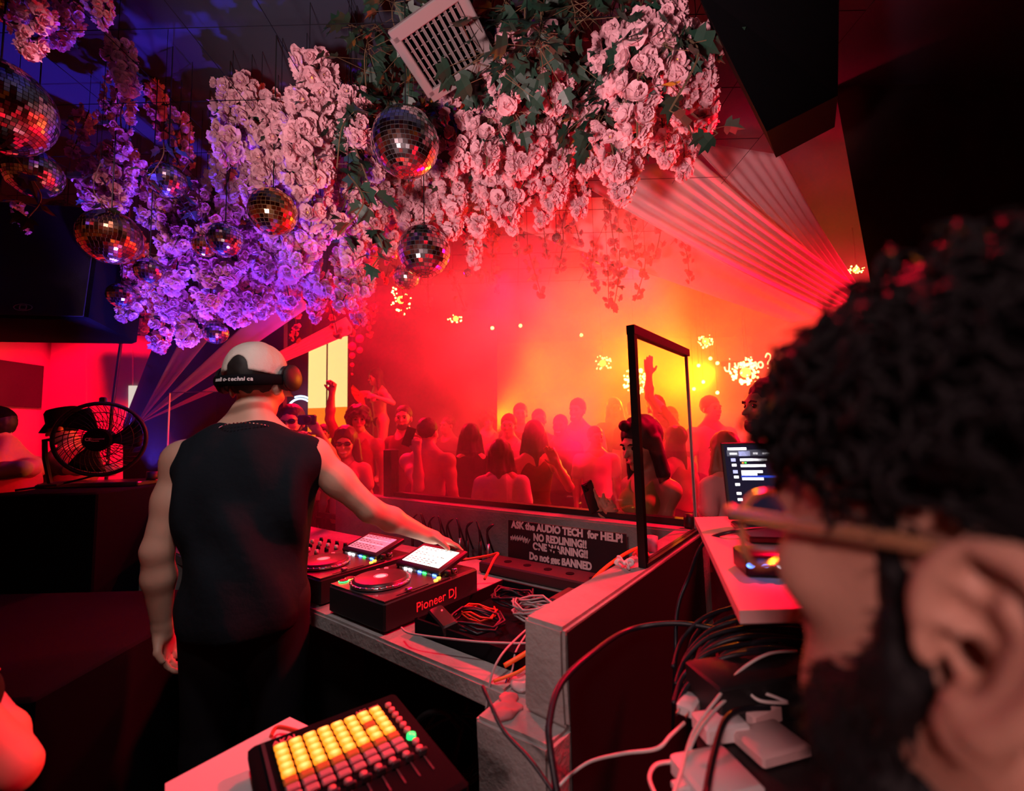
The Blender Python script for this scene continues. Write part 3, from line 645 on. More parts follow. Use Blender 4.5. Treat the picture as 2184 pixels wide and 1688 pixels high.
tc = nt.nodes.new('ShaderNodeTexCoord'); vm = nt.nodes.new('ShaderNodeVectorMath'); vm.operation = 'LENGTH'; mp = nt.nodes.new('ShaderNodeMapping')
mp.inputs['Location'].default_value = (0, 0, 0); mp.inputs['Scale'].default_value = (2/(.8*k_), 2/(.62*k_)*.8, 0)
nt.links.new(tc.outputs['Object'], mp.inputs[0]); nt.links.new(mp.outputs[0], vm.inputs[0])
cr = nt.nodes.new('ShaderNodeValToRGB'); cr.color_ramp.elements[0].color = (1.9, 1.15, .32, 1); cr.color_ramp.elements[1].color = (1.15, .34, .012, 1); cr.color_ramp.elements[1].position = .95
nt.links.new(vm.outputs['Value'], cr.inputs[0]); nt.links.new(cr.outputs[0], nt.nodes['Principled BSDF'].inputs['Emission Color'])
pad_b = mat('pad_brown', (.35, .08, .03), .5, emit=.16, ecol=(1, .2, .03)); pad_g = mat('pad_off', (.42, .25, .28), .5)
RY = .80
proto = MB().box((0, 0, 0), (.84*k_, .62*k_, .007), None, .002); pm = proto.build('pad', pad_y, r).data
first = [o for o in r.children if o.name.startswith('pad')][0]
meshes = {'y': pm}
for kk, mm in (('b', pad_b), ('g', pad_g)):
    d = pm.copy(); d.materials.clear(); d.materials.append(mm); meshes[kk] = d
bpy.data.objects.remove(first)
for rr in range(8):
    for c in range(8):
        t = 'y' if rr < 5 and not (rr == 2 and c == 6) else ('b' if rr < 6 else 'g')
        o = bpy.data.objects.new('pad', meshes[t]); COL.objects.link(o); o.parent = r; o.location = (c*k_, -rr*RY*k_, .0025)
btn = MB().lathe([(.001, -.002), (.26*k_, -.002), (.25*k_, .005), (.001, .0055)], 18); bo = btn.build('round_button', mat('button_pink', (.55, .22, .25), .5), r, True); bo.location = (8.1*k_, 0, .0)
gd = bo.data.copy(); gd.materials.clear(); gd.materials.append(em('green_lit', (.02, 1, .2), 1.6))
for rr in range(1, 8):
    o = bpy.data.objects.new('round_button', gd if rr == 6 else bo.data); COL.objects.link(o); o.parent = r; o.location = (8.1*k_, -rr*RY*k_, 0); o.scale = (1.35, 1.35, 1) if rr == 6 else (1, 1, 1)
for c in range(9):
    o = bpy.data.objects.new('round_button', bo.data); COL.objects.link(o); o.parent = r; o.location = (c*k_, -8.05*RY*k_, 0)
    sl = MB().box((c*k_, -9.6*RY*k_, .0), (.12*k_, 2.3*k_, .001)).build('fader_slot', M['deck'], r)
    MB().box((c*k_, -(8.9+.0*c)*RY*k_, .006), (.62*k_, .3*k_, .012), None, .002).build('fader_cap', M['deck'], sl)
text_obj('logo', 'AKAI', mat('print_red', (.6, .15, .2), .6), .7*k_, Matrix.Translation((-.4*k_, .65*k_, -.0005)), bd, .0004, .0003)
text_obj('logo', 'APC mini', mat('print_red2', (.5, .12, .16), .6), .5*k_, Matrix.Translation((5.6*k_, .6*k_, -.0005)), bd, .0004)
# white board under it
wz = AH-.045
q = [PZ(352, 1672, wz), PZ(618, 1530, wz), PZ(657, 1549, wz), PZ(960, 1700, wz), PZ(700, 1760, wz), PZ(352, 1760, wz)]
b = MB().prism([(v.x, v.y) for v in q][::-1], .016); b.v = [v+Vector((0, 0, wz-.016)) for v in b.v]; o = b.build('side_table_top', mat('white_laminate', (.70, .60, .62), .5))
tag(o, 'white board lying under the glowing pad controller', 'board')
lg = MB(); cxy = PZ(700, 1640, wz)
lg.box((cxy.x, cxy.y, (wz-.016)/2), (.05, .05, wz-.018)).build('leg', M['dmetal'], o)
lg = MB().box((cxy.x, cxy.y, .011), (.3, .3, .02)).build('foot', M['dmetal'], o)
p0 = PZ(592, 1560, wz+.012); o = MB().tube(spline([PZ(578, 1572, wz+.013), PZ(592, 1552, wz+.016), PZ(632, 1560, wz+.013), PZ(650, 1566, wz+.012)], 6), .004, 8).build('red_strap', M['cable_r'], None, True); tag(o, 'short red strap on the white board', 'strap')
# ---------------------------------------------------------------- right hand desks
ZD = 1.0
g = [PZ(1452, 1395, ZD), PZ(1440, 1700, ZD)]
q = [(.37, 1.02), (.235, .62), (.235, .45), (1.3, .45), (1.3, 1.02)]
def slab(name, q, z, th, m, label, cat, legs=True):
    b = MB().prism(q, th); b.v = [v+Vector((0, 0, z-th)) for v in b.v]; 
    if sum(q[i][0]*q[(i+1) % len(q)][1]-q[(i+1) % len(q)][0]*q[i][1] for i in range(len(q))) < 0: b.f = [f[::-1] for f in b.f]
    o = b.build(name, m); tag(o, label, cat); cx = sum(p[0] for p in q)/len(q); cy_ = sum(p[1] for p in q)/len(q)
    if legs:
        for x, y in q: 
            x += (cx-x)*.3; y += (cy_-y)*.2; MB().box((x, y, (z-th)/2), (.03, .03, z-th-.002)).build('leg', M['dmetal'], o)
    return o
slab('low_desk', q, ZD, .03, M['blackfinish'], 'low black desk covered in chargers and cables at the right', 'desk')
o = MB().box((.62, .80, (ZD)/2-.01), (.55, .35, ZD-.06)).build('equipment_rack', M['matte']); tag(o, 'black equipment rack under the low desk', 'rack')
redtop = mat('pale_laminate', (.72, .50, .50), .95, spec=.05)
slab('tall_desk', [(.335, .70), (.56, 1.42), (1.3, 1.42), (1.3, .70)], 1.225, .02, redtop, 'pale tall desk top flooded with red light under the laptop', 'desk')
def on_desk(name, px, py, sz, z, yaw, m, label, cat, h, bev=.004):
    p = PZ(px, py, z+h); o = MB().box((0, 0, h/2), (sz[0], sz[1], h), None, bev).build(name, m); smooth_angle(o); o.location = (p.x, p.y, z); o.rotation_euler = (0, 0, R(yaw)); tag(o, label, cat); return o
ch1 = on_desk('power_adapter', 1535, 1530, (.075, .05), ZD, 8, M['white'], 'smaller white laptop charger with a red-lit top, behind the larger', 'charger', .028)
ch2 = on_desk('power_adapter', 1525, 1640, (.088, .088), ZD, 12, M['white'], 'larger white laptop charger brick at the bottom edge', 'charger', .03)
MB().box((-.054, .0, .016), (.02, .018, .010), None, .002).build('plug', M['white'], ch2)
pc = on_desk('plug_adapter', 1470, 1490, (.03, .05), ZD, -40, M['white'], 'white plug adapter with prongs lying on the low desk', 'plug', .022)
for q_ in (-1, 1): MB().box((.008*q_, -.035, .012), (.002, .018, .006)).build('prong', M['metal'], pc)
dr = on_desk('hard_drive', 1600, 1480, (.10, .09), ZD, 25, mat('drive_red', (.7, .5, .5), .4), 'flat pale box with a red-lit lid behind the chargers', 'box', .03)
on_desk('hard_drive', 1640, 1570, (.09, .07), ZD, 15, mat('drive_red', (.7, .5, .5), .4), 'second flat pale box beside the chargers, next to the near man\'s beard', 'box', .02)
on_desk('stage_box', 1610, 1420, (.22, .10), ZD, 12, M['black'], 'low black box behind the pale boxes, under the cable heap', 'box', .07)
def pz(px, py, z): return PZ(px, py, z)
lead('white_cable', [pz(1190, 1680, .86), pz(1215, 1655, .88), pz(1260, 1625, .92), pz(1330, 1608, .98), pz(1400, 1598, 1.01), pz(1430, 1570, 1.02), pz(1460, 1542, 1.02)], .0026, M['cable_w'], 'white cable sweeping from the wall foot to the low desk')
lead('white_cable', [pz(1435, 1700, 1.02), pz(1455, 1640, 1.03), pz(1480, 1560, 1.04), pz(1530, 1490, 1.06), pz(1580, 1430, 1.07), pz(1640, 1395, 1.08), pz(1700, 1390, 1.07)], .0026, M['cable_w'], 'white cable running up past the chargers, outermost of the three')
lead('white_cable', [pz(1400, 1700, 1.02), pz(1385, 1660, 1.02), pz(1400, 1632, 1.02), pz(1440, 1625, 1.016)], .0026, M['cable_w'], 'white lead plugged into the left of the larger charger')
lead('white_cable', [pz(1470, 1600, 1.04), pz(1500, 1545, 1.05), pz(1560, 1485, 1.05), pz(1620, 1478, 1.05), pz(1680, 1498, 1.05)], .0026, M['cable_w'], 'white cable arching between the smaller charger and the near man')
lead('white_cable', [pz(1680, 1440, 1.06), pz(1620, 1445, 1.06), pz(1595, 1468, 1.055), pz(1620, 1495, 1.05), pz(1680, 1500, 1.045)], .0026, M['cable_w'], 'white cable loop nearest the near man\'s cheek')
lead('black_cable', [pz(1505, 1700, 1.06), pz(1520, 1620, 1.06), pz(1545, 1540, 1.06), pz(1580, 1515, 1.05), pz(1640, 1510, 1.04)], .0045, M['cable_b'], 'black cable crossing in front of both chargers')
lead('black_cable', [PY(1190, 1700, .74), PY(1174, 1600, .77), PY(1172, 1540, .80), PY(1196, 1460, .86), PY(1262, 1395, .95), pz(1340, 1345, 1.03), pz(1440, 1330, 1.05), pz(1550, 1345, 1.05), pz(1640, 1350, 1.04)], .006, M['cable_b'], 'thick black cable arching from the wall foot to the cable heap')
lead('black_cable', [pz(1640, 1128, 1.24), pz(1560, 1135, 1.24), pz(1500, 1160, 1.2), pz(1470, 1230, 1.1), pz(1445, 1300, 1.02), pz(1440, 1420, .9), pz(1435, 1560, .6)], .005, M['cable_b'], 'black cable dropping from the tall desk down the gap by the wall')
lead('black_cable', [PY(1030, 1465, .97), PY(1045, 1500, .93), PY(1075, 1560, .90), PY(1130, 1620, .87), PY(1180, 1690, .84)], .004, M['cable_b'], 'black cable hanging down over the concrete block')
random.seed(9)
for i in range(13):
    x0 = 1470+random.uniform(-25, 35); y0 = 1345+i*9
    pts = [pz(x0-10, y0+60+random.uniform(-10, 30), 1.01), pz(x0+10, y0+10, 1.03), pz(x0+60, y0-38, 1.06+.008*random.random()), pz(x0+140, y0-60, 1.075+.01*random.random()), pz(x0+230, y0-55, 1.06)]
    lead('black_cable', pts, .0045, M['cable_b'], 'black lead in the heap bending over the far edge of the low desk', cat='cable')['group'] = 'black leads heaped behind the chargers'
# laptop
LP = PY(1560, 1165, 1.02); r = empty('laptop', (.605, 1.27, 1.226), (0, 0, R(-14)), 'open laptop with a dark music library screen on the tall desk', 'laptop')
MB().box((.16, -.10, .009), (.33, .2, .016), None, .004).build('base', M['dmetal'], r)
lidm = Matrix.Translation((0, .01, .016)) @ Matrix.Rotation(R(-12), 4, 'X')
def lidbox(c, sz, nm, m, par, bev=0):
    b = MB().box(c, sz, None, bev); b.v = [lidm @ v for v in b.v]; return b.build(nm, m, par)
lid = lidbox((.16, 0, .11), (.335, .008, .22), 'lid', M['black'], r, .003)
scn = lidbox((.16, -.0046, .112), (.318, .0008, .2), 'screen', mat('screen_navy', (.01, .01, .03), .2, emit=.08, ecol=(.08, .09, .25)), lid)
ui = em('ui_white', (1, .95, 1), 2.2); uil = em('ui_lavender', (.55, .55, 1), 1.3); uib = em('ui_blue', (.02, .06, .6), 1); uig = em('ui_green', (.1, .9, .1), 1.5); uio = em('ui_orange', (1, .3, .05), 1.5)
def ub(x, z, wd, h, m, nm='screen_row'): return lidbox((.002+x+wd/2, -.0054, .208-z), (wd, .0006, h), nm, m, scn)
uid = em('ui_grey', (.1, .1, .14), 1)
ub(.005, .02, .3, .018, uid, 'toolbar'); ub(.008, .008, .05, .008, ui); ub(.012, .022, .02, .006, ui); ub(.036, .022, .03, .014, uil, 'tab'); ub(.074, .022, .012, .006, ui); ub(.098, .022, .02, .005, ui)
for k, (z, wd) in enumerate(((.04, .07), (.057, .065), (.074, .055), (.081, .04), (.094, .055))): ub(.038, z, wd, .007, ui)
ub(.036, .088, .12, .006, uib, 'selected_row'); ub(.042, .0485, .005, .004, uio, 'status_dot'); ub(.049, .0485, .005, .004, uig, 'status_dot')
for k, z in enumerate((.04, .055, .074, .089, .11, .135, .152)): ub(.014+.001*k, z, .012, .009 if k in (0, 2) else .007, uil if k in (0, 2) else ui, 'icon')
r2 = on_desk('audio_interface', 1665, 1175, (.15, .08), 1.225, -10, M['dmetal'], 'small audio box with blue lights in front of the laptop', 'audio interface', .04)
for x, m in ((-.07, LED['blue']), (-.045, LED['blue']), (-.02, LED['white'])): MB().ell((x, -.051, .025), (.008, .002, .005), 6).build('indicator', m, r2)
# ---------------------------------------------------------------- left: neighbouring table, fan
o = MB().box((-2.62, 2.72, .62), (.72, .55, 1.24), None, .01).build('speaker_cabinet', M['matte']); tag(o, 'black cabinet at the left carrying the round fan', 'cabinet'); smooth_angle(o)
o = MB().box((-2.62, 2.86, 1.255), (.66, .24, .028), None, .006).build('keyboard_tray', M['deck']); tag(o, 'long thin black unit lying on the cabinet behind the fan', 'unit')
o = MB().box((-2.06, 2.95, .54), (.5, .3, 1.08)).build('concrete_plinth', M['concrete']); rough_edge(o, .003); tag(o, 'pale concrete plinth right of the black cabinet, pink in the light', 'plinth')
o = MB().box((-1.92, 2.72, .40), (.5, .18, .80)).build('concrete_step', M['concrete']); rough_edge(o, .004); tag(o, 'lower concrete step at the foot of the plinth', 'step')
o = MB().box((-2.0, 1.75, .4), (1.3, .9, .8), None, .01).build('flight_case', M['matte']); tag(o, 'large flat black case in the dark lower left', 'case'); smooth_angle(o)
lead('black_cable', [(-1.82, 2.6, .81), (-1.85, 2.55, .7), (-1.86, 2.5, .5), (-1.84, 2.5, .2), (-1.8, 2.5, .02)], .006, M['cable_b'], 'black cable hanging down the concrete step')
FC = PY(215, 937, 2.5)
r = empty('desk_fan', FC, (R(4), 0, R(28)), 'round black cage fan on a clamp stand', 'fan')
def ringp(ra, y, n=40): return [(ra*math.cos(i*2*math.pi/n), y, ra*math.sin(i*2*math.pi/n)) for i in range(n)]
MB().tube(ringp(.2, 0), .011, 8, True).build('outer_ring', M['rubber'], r, True)
for y, nm in ((-.05, 'front_grille'), (.07, 'rear_grille')):
    gsp = MB()
    for k in range(36):
        a = k*math.pi/18; pts = []
        for t in range(7): q = t/6; ra = .06+.138*q; aa = a+.5*q; pts.append((ra*math.cos(aa), y*math.cos(q*1.45), ra*math.sin(aa)))
        gsp.tube(pts, .0018, 4)
    for ra, q in ((.1, .3), (.15, .65)): gsp.tube(ringp(ra, y*math.cos(q*1.45)), .002, 4, True)
    gg = gsp.build(nm, M['rubber'], r, True); gg['kind'] = 'stuff'
hb_ = MB().lathe([(.001, 0), (.058, 0), (.064, .008), (.055, .02), (.001, .022)], 28, Matrix.Translation((0, -.045, 0)) @ Matrix.Rotation(R(90), 4, 'X')).build('badge_plate', M['matte'], r); smooth_angle(hb_)
mtf = Matrix(((1, 0, 0, -.022), (0, 0, -1, -.0675), (0, 1, 0, .002), (0, 0, 0, 1)))
text_obj('logo', 'Commercial\nElectric', sw, .011, mtf, hb_, .0004); text_obj('logo', 'CE', sw, .022, Matrix.Translation((-.027, 0, -.006)) @ mtf, hb_, .0004, .0006)
MB().lathe([(.001, -.03), (.045, -.03), (.05, .03), (.035, .07), (.001, .07)], 20, Matrix.Translation((0, .05, 0)) @ Matrix.Rotation(R(-90), 4, 'X')).build('motor', M['black'], r)
for k in range(3):
    vs = []; 
    for i in range(7):
        for jj in range(7):
            u, v = i/6, jj/6; ra = .045+.14*u; a = k*2.094+.2*u+(v-.5)*(.7+.5*u-.3*u*u); vs.append((ra*math.cos(a), .03*(v-.5), ra*math.sin(a)))
    n = len(vs); fs = [(i*7+jj, (i+1)*7+jj, (i+1)*7+jj+1, i*7+jj+1) for i in range(6) for jj in range(6)]
    b = MB().add(vs, fs); bl = b.build('blade', M['rubber'], r, True); sm = bl.modifiers.new('s', 'SOLIDIFY'); sm.thickness = .003
MB().box((0, .02, .215), (.03, .03, .04), None, .006).build('handle', M['rubber'], r)
MB().tube([(-.21, .02, 0), (-.235, .02, 0), (-.235, .03, -.1), (-.215, .04, -.235)], .012, 8).build('yoke', M['rubber'], r); 
MB().box((-.215, .05, -.243), (.09, .12, .012), None, .004).build('base', M['rubber'], r)
lead('black_cable', [FC+Vector((-.05, .05, -.2)), FC+Vector((-.2, .0, -.24)), FC+Vector((-.35, -.1, -.262))], .006, M['cable_b'], 'power cable of the round fan trailing over the cabinet')
# microphone stand pole behind the fan
a_, b_ = PY(262, 700, 3.3), PY(238, 880, 3.3)
o = MB().tube([(a_.x, 3.3, 3.6), a_, b_, (b_.x-.05, 3.3, .01)], .011, 8).build('cable_pole', M['rubber']); tag(o, 'thin black pole rising behind the fan', 'pole')

for p_, lb_ in (((-2.30, 2.86, 1.27), 'small black uplighter can on the cabinet beside the fan'), ((-1.12, 2.0, .865), 'small black uplighter can on the counter hidden behind the man')):
    r = empty('uplighter', p_, (0, 0, 0), lb_, 'lamp'); MB().lathe([(.001, 0), (.03, 0), (.032, .012), (.03, .05), (.026, .05), (.024, .02), (.001, .02)], 20).build('can', M['black'], r, True); MB().tube([(-.034, 0, 0.002), (-.034, 0, .03), (-.03, 0, .034)], .003, 6).build('bracket', M['black'], r)
# ---------------------------------------------------------------- ceiling flowers, mirror balls, drapes
PET = petal_mat('blossom_pink', (.90, .52, .58), .35); LEAFM = mat('ivy_leaf', (.012, .042, .026), .45, noise=.4, nscale=20); STEM = mat('flower_stem', (.10, .06, .03), .8)
PETR = petal_mat('blossom_red', (.7, .2, .22), .3)
EYE_ = mat('blossom_heart', (.85, .55, .15), .8)
def blossom(mb, ctr, c, nrm, r, rnd):
    nrm = nrm.normalized(); x = nrm.orthogonal().normalized(); y = nrm.cross(x)
    for layer, (np_, tilt, k) in enumerate(((6, .35, 1.0), (5, .95, .78))):
        for i in range(np_):
            a = i*2*math.pi/np_+rnd.uniform(-.25, .25)+layer*.5; d = x*math.cos(a)+y*math.sin(a); s = nrm.cross(d)
            tl = tilt+rnd.uniform(-.25, .3); R_ = r*k*rnd.uniform(.85, 1.15); vs = []
            for u, wv in ((.12, .16), (.55, .52), (.92, .5), (1.05, .2)):
                q = tl*(.6+.7*u)
                for v in (-1, 0, 1):
                    p = c+d*(R_*u*math.cos(q))+nrm*(R_*u*math.sin(q)-(.09*R_ if v == 0 else -.05*R_*rnd.uniform(-1, 1.6)))+s*(R_*wv*v*rnd.uniform(.8, 1.15))
                    vs.append(p+nrm*(R_*.1*rnd.uniform(-1, 1) if u > .8 else 0))
            mb.add(vs, [(j*3+m, j*3+m+1, (j+1)*3+m+1, (j+1)*3+m) for j in range(3) for m in range(2)])
    ctr.ell(c+nrm*r*.12, r*.13, 3)
def leaf(mb, p, d, n, L):
    d = d.normalized(); n = (n-d*n.dot(d)).normalized(); s = d.cross(n)
    out = [(0, 0), (.02, .28), (.22, .5), (.3, .3), (.62, .42), (.62, .16), (1.0, 0)]
    mid = [(0, 0), (.3, 0), (.62, 0), (1.0, 0)]
    P = lambda u, v: p+d*u*L+s*v*L+n*(L*(.18*abs(v)-.25*u*u))
    for q in (1, -1):
        vs = [P(u, v*q) for u, v in out]+[P(.3, 0), P(.62, 0)]
        fs = [(0, 1, 2, 3, 7), (7, 3, 4, 5, 8), (8, 5, 6)]
        mb.add(vs, fs if q > 0 else [f[::-1] for f in fs])
def make_spray(seed, n, L, W, br=.036, pm=None, leaves=3):
    rnd = random.Random(seed); mb, ct, st, lf = MB(), MB(), MB(), MB()
    axis = spline([(0, 0, 0), (rnd.uniform(-.03, .03), rnd.uniform(-.03, .03), -L*.4), (rnd.uniform(-.06, .06), rnd.uniform(-.06, .06), -L)], 8)
    st.tube(axis, .004, 5)
    for i in range(n):
        t = (i+.5)/n; c = axis[min(int(t*16), 16)]; a = i*2.4+rnd.uniform(-.4, .4)
        env = W*math.sin(math.pi*min(1, .18+.8*t))**.7*rnd.uniform(.55, 1.05)
        d = Vector((math.cos(a), math.sin(a), rnd.uniform(-.5, .35))); p = c+Vector((d.x*env, d.y*env, d.z*.05-L/n*.5))
        blossom(mb, ct, p, d+Vector((0, 0, -.35)), br*rnd.uniform(.8, 1.2), rnd)
        if i % 2 == 0: st.tube([c, p], .0016, 3)
    for i in range(leaves):
        c = axis[rnd.randint(2, 10)]; a = rnd.uniform(0, 6.28); d = Vector((math.cos(a), math.sin(a), -.4)); leaf(lf, c+d*W*.8, d, Vector((0, 0, 1)), .07)
    r = empty('blossom_spray')
    ob = [mb.build('blossoms', pm or PET, r, False), st.build('stem', STEM, r)]
    o2 = ct.build('blossom_hearts', EYE_, r); ob.append(o2)
    if leaves: ob.append(lf.build('leaves', LEAFM, r))
    return (r, [(o, []) for o in ob])
KS = [make_spray(i, 52, .44, .10, .040) for i in range(4)]
KW = [make_spray(10+i, 20, .34, .05, .032) for i in range(2)]           # wispier
KR = [make_spray(20+i, 14, .42, .045, .030, PETR, 1) for i in range(2)]
usedk = {}
hang_me = MB().tube([(0, 0, 0), (0, 0, 1)], .0016, 4).build('hanger_wire', M['matte']); HM_ = hang_me.data; bpy.data.objects.remove(hang_me)
def hanger(o):
    g = 3.6-o.location.z
    if g < .02: return
    h = bpy.data.objects.new('hanger_wire', HM_); COL.objects.link(h); h.parent = o
    Mi = (Matrix.Translation(o.location) @ o.rotation_euler.to_matrix().to_4x4() @ Matrix.Diagonal((*o.scale, 1))).inverted()
    h.matrix_local = Mi @ Matrix.Translation(o.location) @ Matrix.Diagonal((1, 1, g, 1))
def put_spray(kinds, k, px, py, Y, sc, label, grp, tilt=(0, 0), rz=0):
    t = kinds[k % len(kinds)]; key = t[0].name
    if key in usedk: o = fcopy(t)
    else: o = t[0]; usedk[key] = 1
    p = PY(px, py, Y); L = .23*sc
    o.rotation_euler = (R(tilt[0]), R(tilt[1]), rz); o.scale = (sc, sc, sc)
    o.location = p-Matrix.Rotation(R(tilt[1]), 3, 'Y') @ Matrix.Rotation(R(tilt[0]), 3, 'X') @ Vector((0, 0, -L))
    hanger(o); tag(o, label, 'flowers', grp); return o
random.seed(5)
# centre pixel, distance, size, area key
AR = {'p': ('pale pink blossom spray in the bright middle of the hanging flower mass', 'pale pink blossom sprays in the middle of the ceiling'),
      'v': ('blossom spray glowing violet and blue in the light from below', 'violet-lit blossom sprays above the man in the cap'),
      'm': ('rosy blossom spray in the magenta-lit side toward the drapes', 'rosy blossom sprays beside the white vent'),
      'w': ('thin dim blossom spray hanging apart at the dark upper left', 'thin blossom sprays at the dark upper left'),
      'r': ('dark red blossom spray silhouetted against the glowing haze', 'dark red sprays over the crowd')}
SPR = [(505, 270, 2.2, 1.0, 'p'), (560, 330, 2.3, 1.1, 'p'), (645, 215, 2.0, 1.0, 'p'), (665, 300, 2.1, 1.1, 'p'), (735, 290, 2.15, .9, 'p'), (600, 400, 2.4, 1.1, 'p'), (680, 420, 2.4, 1.1, 'p'), (500, 370, 2.45, 1., 'p'),
       (745, 270, 2.0, .7, 'p'), (545, 250, 2.3, .8, 'p'), (640, 500, 2.6, 1.1, 'p'), (700, 520, 2.6, 1.0, 'p'), (575, 310, 2.15, .9, 'p'), (655, 560, 2.8, 1.0, 'p'), (740, 590, 2.9, 1.0, 'p'), (805, 430, 2.5, .9, 'p'), (720, 450, 2.45, .9, 'p'), (760, 500, 2.6, .9, 'p'), (850, 430, 2.6, .9, 'p'), (905, 430, 2.5, .9, 'p'), (740, 640, 3.1, .8, 'p'), (780, 580, 3.0, .9, 'p'),
       (130, 590, 2.7, .5, 'v'), (170, 590, 2.8, .7, 'v'), (215, 600, 2.9, .7, 'v'), (230, 640, 3.0, .6, 'v'), (290, 620, 2.9, .8, 'v'), (350, 620, 2.8, .9, 'v'), (340, 690, 3.0, .8, 'v'), (410, 600, 2.7, 1.0, 'v'), (400, 670, 2.9, .9, 'v'), (470, 610, 2.8, 1.0, 'v'), (450, 660, 2.95, .8, 'v'), (530, 600, 2.9, 1.0, 'v'),
       (520, 650, 3.0, .8, 'v'), (590, 590, 2.9, .9, 'v'), (600, 640, 3.1, .7, 'v'), (370, 540, 2.6, 1.0, 'v'), (440, 530, 2.6, .9, 'v'), (510, 520, 2.6, .9, 'v'), (580, 540, 2.7, .9, 'v'), (330, 480, 2.5, .8, 'v'), (400, 470, 2.5, .9, 'v'), (455, 440, 2.5, .9, 'v'), (365, 430, 2.6, .8, 'v'), (280, 560, 2.9, .8, 'v'), (535, 460, 2.5, .9, 'v'), (680, 640, 3.0, .6, 'v'), (480, 470, 2.6, 1.0, 'v'), (560, 630, 3.1, .8, 'v'), (300, 660, 3.1, .7, 'v'), (640, 600, 3.0, .8, 'v'),
       (235, 400, 2.3, .8, 'v'), (200, 410, 2.4, .7, 'v'), (270, 380, 2.4, .8, 'v'),
       (985, 290, 2.1, 1.0, 'm'), (1020, 370, 2.2, 1.0, 'm'), (960, 380, 2.3, .9, 'm'), (1110, 160, 1.85, .8, 'm'), (1150, 200, 1.9, .9, 'm'), (1090, 290, 2.1, 1.0, 'm'), (1160, 290, 2.1, 1.0, 'm'), (1110, 380, 2.3, .9, 'm'), (1210, 300, 2.2, .8, 'm'), (1030, 460, 2.5, .8, 'm'), (960, 450, 2.5, .9, 'm'), (915, 480, 2.6, .8, 'm'), (1340, 170, 1.7, .9, 'm'), (1410, 200, 1.65, 1.0, 'm'),
       (1400, 120, 1.6, .7, 'm'), (1500, 140, 1.6, .8, 'm'), (1460, 210, 1.7, .7, 'm'), (1330, 270, 1.85, .9, 'm'), (1270, 280, 2.0, .8, 'm'), (1390, 330, 2.0, .8, 'm'), (1320, 350, 2.1, .7, 'm'), (1240, 420, 2.5, .7, 'm'), (1150, 420, 2.5, .7, 'm'), (1090, 450, 2.5, .7, 'm'), (1420, 280, 1.9, .7, 'm'), (1440, 330, 2.1, .6, 'm'), (1000, 520, 2.8, .7, 'm'), (860, 500, 2.9, .8, 'm'), (1200, 380, 2.3, .8, 'm'), (1060, 250, 2.1, .8, 'm'),
       (75, 80, 1.5, .5, 'w'), (250, 140, 1.9, .6, 'w'), (205, 0, 1.6, .5, 'w'), (235, 230, 2.2, .9, 'w'), (260, 290, 2.2, .9, 'w'), (340, 240, 2.4, .9, 'w'), (370, 310, 2.4, .9, 'w'), (180, 290, 2.3, .8, 'w'), (130, 60, 1.9, .5, 'w'), (415, 330, 2.6, .7, 'w'), (30, 470, 2.4, .5, 'w')]
for px, py, Y in ((850, 560, 4.0), (920, 610, 4.4), (1010, 560, 3.8), (1070, 540, 3.7), (1130, 590, 3.9), (1200, 530, 3.6), (1260, 560, 3.8), (1310, 590, 3.6), (1335, 600, 3.5), (1390, 580, 3.6), (1440, 490, 3.4), (1350, 500, 3.4), (960, 630, 4.4), (1160, 500, 3.4), (1290, 480, 3.3), (880, 640, 4.6), (1060, 600, 4.4), (800, 690, 4.8), (760, 680, 4.2), (650, 670, 3.8), (700, 680, 4.0), (1440, 560, 3.6), (1240, 590, 4.2), (830, 610, 4.3), (1110, 470, 3.2), (1220, 470, 3.2)): SPR.append((px, py, Y, random.uniform(.8, 1.15), 'r'))
for i, (px, py, Y, sc, k) in enumerate(SPR):
    lb, g = AR[k]
    kinds = KS if k in 'pvm' else (KW if k == 'w' else KR)
    if k == 'w' and py < 160: kinds = KS
    put_spray(kinds, i, px+random.uniform(-8, 8), py+random.uniform(-8, 8), Y, sc, lb, g, (random.uniform(-14, 14), random.uniform(-14, 14)), random.uniform(0, 6.28))
# wire grid the sprays hang from
mb = MB()
for x in np.arange(-3.4, 1.5, .35): mb.tube([(x, 1.3, 3.2), (x, 5.0, 3.2)], .002, 4)
for y in np.arange(1.3, 5.05, .4): mb.tube([(-3.4, y, 3.205), (1.5, y, 3.205)], .002, 4)
for x in (-3.4, -1, 1.4):
    for y in (1.3, 3.3, 4.9): mb.tube([(x, y, 3.2), (x, y, 3.6)], .004, 4)
o = mb.build('wire_grid', M['matte']); tag(o, 'thin dark wire grid under the ceiling that the flowers hang from', 'grid')
# dark ivy around the vent
def make_ivy(seed, n, L, spread, ls):
    rnd = random.Random(seed); lf, st = MB(), MB(); pts = spline([(0, 0, 0), (rnd.uniform(-.1, .1), rnd.uniform(-.1, .1), -L*.5), (rnd.uniform(-.12, .12), rnd.uniform(-.12, .12), -L)], 6); st.tube(pts, .003, 5)
    for i in range(n):
        c = pts[rnd.randrange(len(pts))]; a = rnd.uniform(0, 6.28); d = Vector((math.cos(a), math.sin(a), rnd.uniform(-.7, .2)))
        p = c+d*rnd.uniform(.1, 1)*spread; st.tube([c, p], .0015, 3); leaf(lf, p, d+Vector((0, 0, -.3)), Vector((rnd.uniform(-.5, .5), rnd.uniform(-.5, .5), 1)), ls*rnd.uniform(.7, 1.2))
    r = empty('ivy_strand'); return (r, [(lf.build('leaves', LEAFM, r), []), (st.build('stem', STEM, r), [])])
KI = [make_ivy(40, 46, .5, .16, .085), make_ivy(41, 40, .45, .2, .09), make_ivy(42, 7, .3, .07, .10)]
random.seed(8)
